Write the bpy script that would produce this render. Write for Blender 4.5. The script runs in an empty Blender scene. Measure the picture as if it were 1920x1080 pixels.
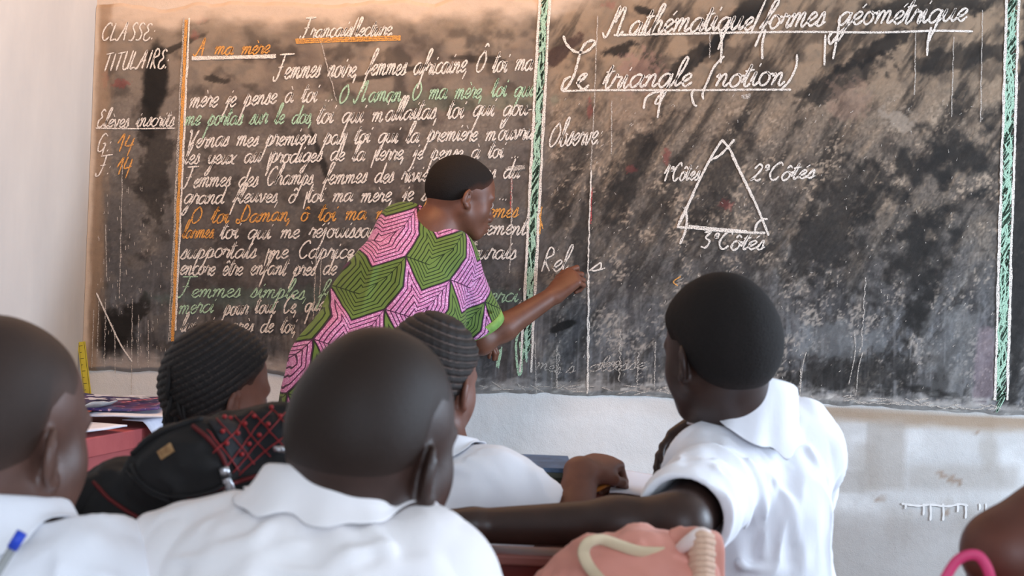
import bpy, bmesh, math, random
import numpy as np
from mathutils import Vector, Matrix

# ------------------------------------------------------------------ camera, world, lights, exposure
SC = bpy.context.scene
COL = SC.collection
F = 2400.0          # focal length in pixels of a 1920 px wide frame
CZ = 1.10           # camera height
ROLL = 0.04
CR, SR = math.cos(ROLL), math.sin(ROLL)
YW = 4.10           # front wall plane
XL = -1.365         # left wall plane
XR = 3.6
YB = -2.6
ZC = 2.95

cam_d = bpy.data.cameras.new('camera')
cam = bpy.data.objects.new('camera', cam_d)
COL.objects.link(cam)
cam.matrix_world = Matrix(((CR, -SR, 0, 0), (0, 0, -1, 0), (SR, CR, 0, CZ), (0, 0, 0, 1)))
cam_d.sensor_width = 36
cam_d.lens = 36 * F / 1920
cam_d.clip_start = 0.05
cam_d.dof.use_dof = True
cam_d.dof.focus_distance = 3.95
cam_d.dof.aperture_fstop = 9.0
SC.camera = cam

w = bpy.data.worlds.new('world'); SC.world = w; w.use_nodes = True
bg = w.node_tree.nodes['Background']
bg.inputs[0].default_value = (0.62, 0.78, 1.0, 1); bg.inputs[1].default_value = 1.0

SC.view_settings.view_transform = 'Standard'
SC.view_settings.look = 'None'
SC.view_settings.gamma = 1
SC.view_settings.use_curve_mapping = False
SC.view_settings.exposure = 0.0

def area(name, loc, target, sx, sy, power, color):
    d = bpy.data.lights.new(name, 'AREA'); d.shape = 'RECTANGLE'; d.size = sx; d.size_y = sy
    d.energy = power; d.color = color
    o = bpy.data.objects.new(name, d); COL.objects.link(o)
    o.location = loc
    o.rotation_euler = (Vector(target) - Vector(loc)).to_track_quat('-Z', 'Y').to_euler()
    return o
# daylight through the two windows of the right wall, the door and windows behind; plus an added warm fill lamp under the ceiling
area('window_daylight_front', (XR - .06, 2.55, 1.45), (0, 2.55, 1.2), 1.2, 1.1, 128, (.68, .82, 1.0))
area('window_daylight_rear', (XR - .06, 0.35, 1.45), (0, .6, 1.1), 1.4, 1.1, 62, (.68, .82, 1.0))
area('back_window_daylight', (1.0, YB + .06, 1.6), (.3, 2, 1.1), 2.4, 1.1, 88, (.72, .84, 1.0))
area('ceiling_warm_fill', (-.45, 3.0, ZC - .06), (-.85, 4.1, 1.9), 1.6, .8, 46, (1.0, .55, .26))  # added warm fill

# ------------------------------------------------------------------ helpers
def P(px, py, Y):
    dx = (px - 960) / F; dy = (540 - py) / F
    return np.array([(dx * CR - dy * SR) * Y, Y, (dx * SR + dy * CR) * Y + CZ])
def invP(X, Z, Y):
    a = X / Y; b = (Z - CZ) / Y
    return 960 + F * (a * CR + b * SR), 540 - F * (-a * SR + b * CR)
def V(*a): return np.array(a, float)
def unit(v): return v / max(np.linalg.norm(v), 1e-9)
def s2l(c):
    c = np.asarray(c, float) / 255
    return np.where(c <= .04045, c / 12.92, ((c + .055) / 1.055) ** 2.4)
def rgb(r, g, b): return tuple(s2l((r, g, b))) + (1,)

def link(name, me, mat=None, parent=None):
    o = bpy.data.objects.new(name, me); COL.objects.link(o)
    if mat is not None:
        me.materials.append(mat)
    if parent is not None: o.parent = parent
    return o
def mesh_np(name, v, f, mat=None, parent=None, smooth=False):
    me = bpy.data.meshes.new(name)
    me.from_pydata([tuple(map(float, p)) for p in v] if not isinstance(v, np.ndarray) else v.tolist(), [], f if not isinstance(f, np.ndarray) else f.tolist())
    if smooth: me.shade_smooth()
    me.update()
    return link(name, me, mat, parent)
def thing(name, label, cat, loc=(0, 0, 0), group=None):
    o = bpy.data.objects.new(name, None); COL.objects.link(o); o.empty_display_size = .05
    o.location = loc; o['label'] = label; o['category'] = cat
    if group: o['group'] = group
    return o
def tag(o, label, cat, group=None):
    o['label'] = label; o['category'] = cat
    if group: o['group'] = group
    return o
def rebase(root):
    """children built in world coordinates keep their place under a moved root"""
    for c in root.children:
        c.matrix_parent_inverse = Matrix.Translation(-Vector(root.location))
def bm_obj(name, bm, mat, parent=None, smooth=False):
    bmesh.ops.recalc_face_normals(bm, faces=bm.faces)
    me = bpy.data.meshes.new(name); bm.to_mesh(me); bm.free()
    if smooth: me.shade_smooth()
    return link(name, me, mat, parent)
def add_box(bm, lo, hi, bev=0.0, mat4=None):
    r = bmesh.ops.create_cube(bm, size=1)
    vs = r['verts']
    for v in vs:
        v.co = Vector([lo[i] + (v.co[i] + .5) * (hi[i] - lo[i]) for i in range(3)])
    if bev > 0:
        es = list({e for v in vs for e in v.link_edges})
        r2 = bmesh.ops.bevel(bm, geom=es, offset=bev, segments=2, affect='EDGES', profile=.5)
        vs = list({v for f in r2['faces'] for v in f.verts} | {v for v in vs if v.is_valid})
    if mat4 is not None:
        bmesh.ops.transform(bm, matrix=mat4, verts=vs)
    return vs
def box(name, lo, hi, mat, parent=None, bev=0.0, mat4=None):
    bm = bmesh.new(); add_box(bm, lo, hi, bev, mat4)
    return bm_obj(name, bm, mat, parent)
def catmull(pts, step=None, n=8):
    pts = np.asarray(pts, float)
    if len(pts) < 3:
        m = max(2, int(n)); t = np.linspace(0, 1, m)[:, None]
        return pts[0] * (1 - t) + pts[-1] * t
    q = np.vstack([2 * pts[0] - pts[1], pts, 2 * pts[-1] - pts[-2]])
    out = []
    for i in range(1, len(q) - 2):
        p0, p1, p2, p3 = q[i - 1], q[i], q[i + 1], q[i + 2]
        m = n if step is None else max(2, int(np.linalg.norm(p2 - p1) / step) + 1)
        t = np.linspace(0, 1, m, endpoint=False)[:, None]
        out.append(.5 * ((2 * p1) + (-p0 + p2) * t + (2 * p0 - 5 * p1 + 4 * p2 - p3) * t * t + (-p0 + 3 * p1 - 3 * p2 + p3) * t ** 3))
    out.append(pts[-1][None])
    return np.vstack(out)
def tube_data(path, rad, seg=8, flat=None):
    """tube along a polyline; rad scalar or list; flat=(normal, factor) squashes it into a strap"""
    path = np.asarray(path, float); n = len(path)
    rad = np.full(n, rad) if np.isscalar(rad) else np.interp(np.linspace(0, 1, n), np.linspace(0, 1, len(rad)), rad)
    T = np.gradient(path, axis=0); T /= np.linalg.norm(T, axis=1)[:, None] + 1e-9
    up = V(0, 0, 1) if abs(T[0][2]) < .9 else V(1, 0, 0)
    vs = []; N = unit(np.cross(T[0], up))
    for i in range(n):
        N = unit(N - T[i] * N.dot(T[i])); B = np.cross(T[i], N)
        for k in range(seg):
            a = 2 * math.pi * k / seg
            off = rad[i] * (math.cos(a) * N + math.sin(a) * B)
            if flat is not None:
                nn = unit(np.asarray(flat[0], float)); off = off - nn * off.dot(nn) * (1 - flat[1])
            vs.append(path[i] + off)
    fs = []
    for i in range(n - 1):
        for k in range(seg):
            a = i * seg + k; b = i * seg + (k + 1) % seg
            fs.append((a, b, b + seg, a + seg))
    fs.append(tuple(range(seg))[::-1]); fs.append(tuple(range((n - 1) * seg, n * seg)))
    return vs, fs
def tube(name, path, rad, mat, parent=None, seg=8, flat=None):
    v, f = tube_data(path, rad, seg, flat)
    return mesh_np(name, v, f, mat, parent, True)
def tubes(name, paths, rad, mat, parent=None, seg=5, flat=None):
    av, af = [], []
    for p in paths:
        v, f = tube_data(p, rad, seg, flat); o = len(av)
        av += v; af += [tuple(i + o for i in q) for q in f]
    return mesh_np(name, av, af, mat, parent, True)

# ------------------------------------------------------------------ numpy noise
def hash3(ix, iy, iz, seed):
    h = (ix * 374761393 + iy * 668265263 + iz * 2147483647 + seed * 974711) & 0xffffffff
    h = ((h ^ (h >> 13)) * 1274126177) & 0xffffffff
    return ((h ^ (h >> 16)) & 0xffff) / 65535.0
def vnoise(p, seed=0):
    i = np.floor(p).astype(np.int64); f = p - i; u = f * f * (3 - 2 * f)
    r = 0
    for a in (0, 1):
        wa = u[..., 0] if a else 1 - u[..., 0]
        for b in (0, 1):
            wb = u[..., 1] if b else 1 - u[..., 1]
            if p.shape[-1] == 3:
                for c in (0, 1):
                    wc = u[..., 2] if c else 1 - u[..., 2]
                    r = r + wa * wb * wc * hash3(i[..., 0] + a, i[..., 1] + b, i[..., 2] + c, seed)
            else:
                r = r + wa * wb * hash3(i[..., 0] + a, i[..., 1] + b, 0 * i[..., 0], seed)
    return r
def fbm(p, seed=0, octv=4, gain=.5):
    s = 0; a = 1; t = 0
    for k in range(octv):
        s = s + a * vnoise(p * 2.03 ** k + 17.3 * k, seed + k); t += a; a *= gain
    return s / t
def sstep(a, b, x):
    t = np.clip((x - a) / (b - a), 0, 1); return t * t * (3 - 2 * t)

# ------------------------------------------------------------------ materials
class M:
    def __init__(s, name, col=(.8, .8, .8), rough=.6, spec=.4):
        s.m = bpy.data.materials.new(name); s.m.use_nodes = True
        s.t = s.m.node_tree; s.b = s.t.nodes['Principled BSDF']
        s.b.inputs['Base Color'].default_value = tuple(col)[:3] + (1,)
        s.b.inputs['Roughness'].default_value = rough
        s.b.inputs['Specular IOR Level'].default_value = spec
        s._tc = None
    def n(s, ty, **kw):
        nd = s.t.nodes.new(ty)
        for k, v in kw.items():
            if k.startswith('i_'):
                nm = k[2:]; nd.inputs[int(nm) if nm.isdigit() else nm.replace('_', ' ')].default_value = v
            else: setattr(nd, k, v)
        return nd
    def l(s, a, b): s.t.links.new(a, b); return s
    def co(s, scale=(1, 1, 1), kind='Object'):
        if s._tc is None: s._tc = s.n('ShaderNodeTexCoord')
        mp = s.n('ShaderNodeMapping'); mp.inputs['Scale'].default_value = scale
        s.l(s._tc.outputs[kind], mp.inputs[0]); return mp.outputs[0]
    def noise(s, scale, detail=4, rough=.55, co=None, out='Fac'):
        nd = s.n('ShaderNodeTexNoise'); nd.inputs['Scale'].default_value = scale
        nd.inputs['Detail'].default_value = detail; nd.inputs['Roughness'].default_value = rough
        s.l(co if co is not None else s.co(), nd.inputs['Vector']); return nd.outputs[out]
    def ramp(s, x, stops):
        nd = s.n('ShaderNodeValToRGB'); e = nd.color_ramp.elements
        while len(e) < len(stops): e.new(.5)
        for k, (p, c) in enumerate(stops):
            e[k].position = p; e[k].color = c if len(c) == 4 else tuple(c) + (1,)
        s.l(x, nd.inputs[0]); return nd.outputs[0]
    def math(s, op, a, b=None, clamp=False):
        nd = s.n('ShaderNodeMath', operation=op); nd.use_clamp = clamp
        for i, x in enumerate((a, b)):
            if x is None: continue
            if isinstance(x, (int, float)): nd.inputs[i].default_value = x
            else: s.l(x, nd.inputs[i])
        return nd.outputs[0]
    def mix(s, f, a, b, mode='MIX'):
        nd = s.n('ShaderNodeMix', data_type='RGBA', blend_type=mode)
        for i, x in ((0, f), (6, a), (7, b)):
            if isinstance(x, (int, float)): nd.inputs[i].default_value = x
            elif isinstance(x, tuple): nd.inputs[i].default_value = x if len(x) == 4 else x + (1,)
            else: s.l(x, nd.inputs[i])
        return nd.outputs[2]
    def base(s, x): s.l(x, s.b.inputs['Base Color']); return s
    def bump(s, h, dist=.002, strength=.5):
        nd = s.n('ShaderNodeBump'); nd.inputs['Distance'].default_value = dist; nd.inputs['Strength'].default_value = strength
        s.l(h, nd.inputs['Height']); s.l(nd.outputs[0], s.b.inputs['Normal']); return s
def mottled(name, c1, c2, scale=8, rough=.6, bump=0, bscale=60, spec=.3, stretch=(1, 1, 1)):
    m = M(name, c1, rough, spec)
    m.base(m.mix(m.ramp(m.noise(scale, 5, .6, m.co(stretch)), [(.35, (0, 0, 0)), (.65, (1, 1, 1))]), tuple(c1[:3]), tuple(c2[:3])))
    if bump: m.bump(m.noise(bscale, 3), bump)
    return m.m
# ------------------------------------------------------------------ a single-stroke school hand for the chalk writing
def G(w, *strokes):
    return w, [[tuple(map(float, p.split(','))) for p in s.split()] for s in strokes]
BOWL = '.8,.85 .5,1 .16,.75 .08,.3 .3,0 .6,.25 .82,.92'
FONT = {
 'a': G(1.0, BOWL + ' .76,.3 .88,.02 1.08,.25'),
 'b': G(.85, '0,.2 .35,1.2 .5,2.0 .35,2.2 .2,1.7 .2,.4 .35,0 .65,.12 .72,.6 .55,.95 .85,.85'),
 'c': G(.78, '.72,.85 .5,1 .18,.75 .1,.3 .35,0 .65,.1 .85,.35'),
 'd': G(1.0, BOWL + ' .92,2.1', '.88,1.7 .76,.3 .88,.02 1.08,.25'),
 'e': G(.72, '0,.3 .4,.5 .62,.8 .42,1 .14,.7 .14,.25 .4,0 .76,.32'),
 'f': G(.62, '0,.1 .45,1.0 .8,2.0 .66,2.3 .45,1.9 .3,.5 .1,-1.3', '.3,.3 .5,.6 .68,.35'),
 'g': G(.98, BOWL, '.84,1 .7,-.3 .5,-1.15 .25,-1.2 .3,-.8 .75,-.1 1.05,.3'),
 'h': G(.95, '0,.2 .4,1.3 .55,2.1 .36,2.2 .22,1.5 .12,0 .3,.7 .55,1 .7,.8 .68,.25 .8,0 1.0,.25'),
 'i': G(.5, '0,.3 .25,1 .2,.3 .32,0 .55,.3', '.34,1.4 .42,1.65'),
 'j': G(.48, '0,.3 .3,1 .2,-.3 -.05,-1.2 -.2,-1.1', '.36,1.4 .44,1.6'),
 'l': G(.52, '0,.2 .4,1.2 .56,2.1 .4,2.25 .22,1.5 .18,.3 .3,0 .58,.3'),
 'm': G(1.25, '0,.7 .16,.97 .2,.6 .12,0', '.14,.2 .35,.85 .52,.98 .58,.7 .5,0', '.52,.2 .72,.85 .9,.98 .97,.7 .9,.2 1.02,0 1.3,.3'),
 'n': G(.9, '0,.7 .16,.97 .2,.6 .12,0', '.14,.2 .36,.85 .54,.98 .62,.7 .56,.2 .68,0 .95,.3'),
 'o': G(.85, '.5,1 .2,.85 .08,.35 .3,0 .6,.15 .7,.6 .5,1 .7,.85 .92,.9'),
 'p': G(.85, '0,.2 .28,1.15 .2,.2 -.02,-1.4', '.16,.5 .42,1 .66,.85 .62,.25 .42,0 .3,.1', '.55,.05 .88,.3'),
 'q': G(.95, BOWL, '.84,1 .72,-.1 .52,-1.45', '.7,.0 .98,.35'),
 'r': G(.66, '0,.3 .22,1.1 .3,.88 .55,.86 .48,.3 .56,0 .72,.3'),
 's': G(.62, '0,.05 .4,1.05 .5,.6 .48,.15 .24,0 .1,.15', '.4,.03 .7,.3'),
 't': G(.55, '0,.3 .35,1.75 .22,.3 .34,0 .6,.3', '.02,1.25 .62,1.35'),
 'u': G(.98, '0,.4 .2,1 .12,.3 .3,0 .6,.4 .76,1 .68,.3 .8,0 1.04,.3'),
 'v': G(.78, '0,.7 .15,.98 .26,.4 .34,0 .58,.5 .62,.98 .84,.85'),
 'x': G(.8, '0,.8 .2,1 .45,.1 .75,.05', '.75,1 .05,0'),
 'y': G(.88, '0,.6 .2,1 .14,.4 .34,.05 .6,.4 .76,1', '.76,1 .58,-.5 .3,-1.25 .1,-1.1 .5,-.3 .9,.3'),
 ' ': (1.0, []), ',': G(.3, '.15,.15 .0,-.55'), '.': G(.35, '.1,.0 .16,.16'), ':': G(.4, '.1,0 .16,.2', '.2,.8 .26,1'),
 "'": G(.25, '.2,2.1 .1,1.5'), '/': G(.55, '.0,-.35 .45,2.2'), '-': G(.5, '.05,.5 .42,.52'),
 '(': G(.6, '.62,2.3 .2,1.5 .05,.4 .0,-.6 .15,-1.1'), ')': G(.6, '.35,2.3 .5,1.4 .35,.3 -.05,-.4'),
 '|': G(.2, '.1,-.8 .1,1.2'),
 'F': G(1.15, '-.15,2.25 1.25,2.3', '.55,2.2 .45,1 .25,.05 -.1,-.1 -.2,.3', '.1,1.1 .75,1.15'),
 'M': G(1.6, '-.35,.3 -.1,-.1 .1,.2 .35,2.0 .42,1.7 .4,.9', '.4,1.2 .75,2.0 .85,1.5 .8,.2 .95,0 1.2,.3'),
 'O': G(1.2, '.6,1.9 .15,1.3 .1,.5 .4,0 .85,.3 1.0,1.1 .6,1.9'),
 'V': G(1.1, '0,1.7 .2,1.9 .3,1 .4,0 .8,1.2 1.0,1.9'),
 'A': G(1.3, '-.2,.2 .1,0 .5,1.1 .75,2.0 .8,1.0 .85,0', '.3,.8 1.0,.85'),
 'D': G(1.2, '.5,2.0 .35,1 .25,.1 -.1,.0 -.1,.4 .4,.2 .9,.4 1.05,1.2 .7,1.95 .4,2.05'),
 'C': G(1.05, '.95,1.6 .75,2.0 .3,1.6 .1,.8 .3,.1 .6,0 .9,.4'),
 'E': G(1.0, '.8,1.7 .5,1.95 .25,1.6 .5,1.1 .15,.7 .2,.1 .6,0 .9,.4'),
 'G': G(1.1, '.8,1.7 .4,2.0 .1,1.1 .25,.1 .7,.3 .8,.9 .5,.9', '.8,.9 .75,-.3'),
 'K': G(.95, '.1,1.9 .1,0', '.85,1.9 .12,.9 .85,0'),
 'L': G(.85, '.15,1.9 .1,.1 .4,.1 .75,.15'), 'S': G(.85, '.7,1.7 .4,1.95 .15,1.5 .6,.8 .5,.1 .1,.1'),
 'T': G(1.0, '0,1.8 .95,1.95', '.5,1.85 .4,0'), 'I': G(.45, '.2,1.9 .15,0'), 'U': G(1.0, '.1,1.9 .1,.4 .4,0 .75,.4 .85,1.9', '.85,1.9 .85,0'),
 'R': G(1.0, '.15,0 .2,1.9 .6,1.9 .7,1.4 .2,1.0 .8,0'), 'B': G(1.0, '.15,0 .2,1.9 .6,1.8 .6,1.1 .2,1.0 .75,.8 .6,.05 .15,0'),
 '1': G(.7, '0,.9 .45,1.9 .35,0'), '4': G(.85, '.2,1.9 .05,.7 .8,.8', '.7,1.6 .5,-.5'),
 '2': G(.95, '.1,1.4 .4,1.9 .7,1.5 .4,.6 .05,.1 .3,.25 .6,0 .9,.2'),
 '3': G(.9, '.1,1.8 .6,1.85 .3,1.2 .7,.8 .5,.1 .05,.2'),
 '^e': G(.5, '.05,1.3 .35,1.5 .3,1.8 .1,1.7 .15,1.3 .45,1.35'),
}
ACC = {'é': ('e', '.5,1.3 .72,1.6'), 'è': ('e', '.35,1.65 .6,1.3'), 'ê': ('e', '.25,1.3 .45,1.6 .65,1.3'), 'à': ('a', '.4,1.65 .65,1.3'),
       'ô': ('o', '.3,1.35 .5,1.65 .75,1.35'), 'ç': ('c', '.4,-.05 .45,-.4'), 'Ô': ('O', '.4,2.2 .65,2.5 .9,2.2'), 'È': ('E', '.4,2.3 .6,2.1')}
for k, (b, s) in ACC.items():
    FONT[k] = (FONT[b][0], FONT[b][1] + G(0, s)[1])

RND = random.Random(7)
def text_strokes(txt, x0, y0, x1, y1, xh, slant=.34, jit=.05):
    toks = []; i = 0
    while i < len(txt):
        if txt[i] == '^': toks.append(txt[i:i + 2]); i += 2
        else: toks.append(txt[i]); i += 1
    W = sum(FONT[t][0] for t in toks); sx = (x1 - x0) / W
    X = 0; out = []; widx = []; wi = 0
    ph = RND.random() * 6
    for t in toks:
        wd, st = FONT[t]
        g = 1 + RND.uniform(-1, 1) * jit; dy = RND.uniform(-1, 1) * jit + .05 * math.sin(X * .7 + ph)
        sl = slant + RND.uniform(-1, 1) * .04
        for s in st:
            q = []
            for (a, b) in s:
                b2 = b * g + dy
                lx = (X + a + RND.uniform(-1, 1) * jit * .35) * sx + b2 * xh * sl
                u = lx / (x1 - x0)
                q.append((x0 + lx, y0 + (y1 - y0) * u - b2 * xh + RND.uniform(-1, 1) * jit * .4 * xh))
            out.append(q); widx.append(wi)
        X += wd
        if t == ' ': wi += 1
    text_strokes.widx = widx
    return out
def text_words(*a):
    st = text_strokes(*a); w = text_strokes.widx
    return [[s for s, k in zip(st, w) if k == i] for i in sorted(set(w))]
def ribbons(name, strokes, width, mat, parent, y=YW - .0108, smooth=True, step=2.2, thick=.0006):
    """chalk laid on the board: thin raised strips that follow each stroke"""
    vs = []; fs = []
    for s in strokes:
        wd = width
        if len(s) == 2 and isinstance(s[0], (int, float)): wd, s = s
        pts = np.asarray(s, float)
        c = catmull(pts, step=step) if (smooth and len(pts) > 2) else catmull_lin(pts, step * 3)
        if len(c) < 2: continue
        T = np.gradient(c, axis=0); T /= np.linalg.norm(T, axis=1)[:, None] + 1e-9
        N = np.stack([-T[:, 1], T[:, 0]], 1)
        n = len(c)
        ww = wd * .5 * (1 + .22 * np.sin(np.arange(n) * .9 + RND.random() * 6) * RND.uniform(.4, 1))
        ww[0] *= .6; ww[-1] *= .55
        A = c + N * ww[:, None]; B = c - N * ww[:, None]
        o = len(vs)
        yy = y - RND.random() * thick
        for k in range(n):
            vs.append(P_at(A[k], yy)); vs.append(P_at(B[k], yy))
        for k in range(n - 1):
            a = o + 2 * k; fs.append((a, a + 1, a + 3, a + 2))
    ob = mesh_np(name, vs, fs, mat, parent)
    return ob
def P_at(c, y):
    q = P(c[0], c[1], YW); return (q[0], y, q[2])
def catmull_lin(pts, step):
    out = [pts[0]]
    for a, b in zip(pts[:-1], pts[1:]):
        m = max(1, int(np.linalg.norm(b - a) / step))
        for t in range(1, m + 1): out.append(a + (b - a) * t / m)
    return np.array(out)
# ------------------------------------------------------------------ room shell
def vcol_attr(me, cols):
    a = me.color_attributes.new('surface_tint', 'FLOAT_COLOR', 'POINT')
    c = np.ones((len(me.vertices), 4), np.float32); c[:, :3] = np.asarray(cols).reshape(-1, 3)
    a.data.foreach_set('color', c.ravel())
def grid_mesh(name, X, Y, Z, mat, parent=None):
    """X,Y,Z 2-D arrays"""
    r, c = X.shape
    v = np.stack([X, Y, Z], -1).reshape(-1, 3)
    idx = np.arange(r * c).reshape(r, c)
    f = np.stack([idx[:-1, :-1], idx[:-1, 1:], idx[1:, 1:], idx[1:, :-1]], -1).reshape(-1, 4)
    me = bpy.data.meshes.new(name)
    me.vertices.add(len(v)); me.vertices.foreach_set('co', v.astype(np.float32).ravel())
    me.loops.add(f.size); me.loops.foreach_set('vertex_index', f.ravel().astype(np.int32))
    me.polygons.add(len(f)); me.polygons.foreach_set('loop_start', np.arange(0, f.size, 4, dtype=np.int32))
    me.update(); me.validate(); me.shade_smooth()
    return link(name, me, mat, parent)

def mix3(a, b, t): return a * (1 - t[..., None]) + np.asarray(b, float) * t[..., None]

# wall colours: lime wash, dust, drips and patches, with some light painted in
def plaster_colour(px, py):
    p = np.stack([px, py], -1)
    c = np.zeros(px.shape + (3,)) + np.array([196, 195, 194.])
    n = fbm(p / np.array([90, 60.]), 3, 5)
    c = mix3(c, (210, 210, 210), sstep(.45, .7, n))
    c = mix3(c, (165, 158, 150), sstep(.55, .8, fbm(p / np.array([60, 110.]), 9, 5)) * .55)
    # worn tan band under the board
    yb = board_bottom(px)
    band = sstep(0, 8, py - yb) * (1 - sstep(18, 46, py - yb + 22 * (fbm(p / np.array([70, 20.]), 5, 3) - .5)))
    c = mix3(c, (150, 126, 102), band * sstep(1380, 1560, px) * .75)
    c = mix3(c, (165, 150, 138), band * (1 - sstep(1300, 1500, px)) * .5)
    # darker left corner bay
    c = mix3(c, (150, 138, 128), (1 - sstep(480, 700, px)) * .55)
    # darker patches of older paint
    def rect(x0, x1, y0, y1, e=5):
        j = 5 * (fbm(p / 22., 21, 3) - .5)
        return sstep(x0 - e, x0 + e, px + j) * (1 - sstep(x1 - e, x1 + e, px + j)) * sstep(y0 - e, y0 + e, py + j) * (1 - sstep(y1 - e, y1 + e, py + j))
    c = mix3(c, (160, 152, 144), rect(1624, 1696, 792, 918) * .55)
    c = mix3(c, (162, 156, 150), rect(1560, 1624, 884, 925) * .5)
    c = mix3(c, (160, 153, 146), rect(1700, 1910, 872, 918, 12) * .5)
    c = mix3(c, (176, 172, 168), rect(1030, 1120, 848, 905, 6) * .6)
    c = mix3(c, (240, 240, 240), (1 - sstep(1150, 1450, px)) * .7)  # brightness of the lit wall centre painted into the plaster
    c = mix3(c, (158, 152, 148), sstep(935, 990, py + 30 * (fbm(p / 60., 5, 3) - .5)) * .6 * sstep(1300, 1500, px))  # darker low wash, deepened to paint in the dimmer right side
    for (x, y, r) in ((1765, 890, 9), (1785, 898, 10), (1798, 905, 6), (1650, 935, 9), (1775, 962, 9), (1830, 812, 5)):
        d = np.hypot(px - x, (py - y)) / r + 1.6 * (fbm(p / 7., 33, 3) - .5)
        c = mix3(c, (138, 112, 92), (1 - sstep(.5, 1.2, d)) * .55)
    # above the board: lime wash with the warm overhead light put into its tint
    top = 1 - sstep(0, 60, py - (board_top(px) - 20))
    c = mix3(c, (205, 186, 168), top)
    return c

def board_bottom(px):
    u = [100, 300, 500, 560, 900, 1150, 1300, 1550, 1900, 2400]
    v = [695, 697, 700, 706, 736, 742, 748, 758, 778, 800]
    return np.interp(px, u, v)
def board_top(px):
    u = [100, 190, 260, 420, 520, 640, 700, 800, 850, 1010, 1200, 2400]
    v = [26, 20, 26, 16, 22, 20, 8, 20, 6, 8, -45, -60]
    return np.interp(px, u, v)

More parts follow.
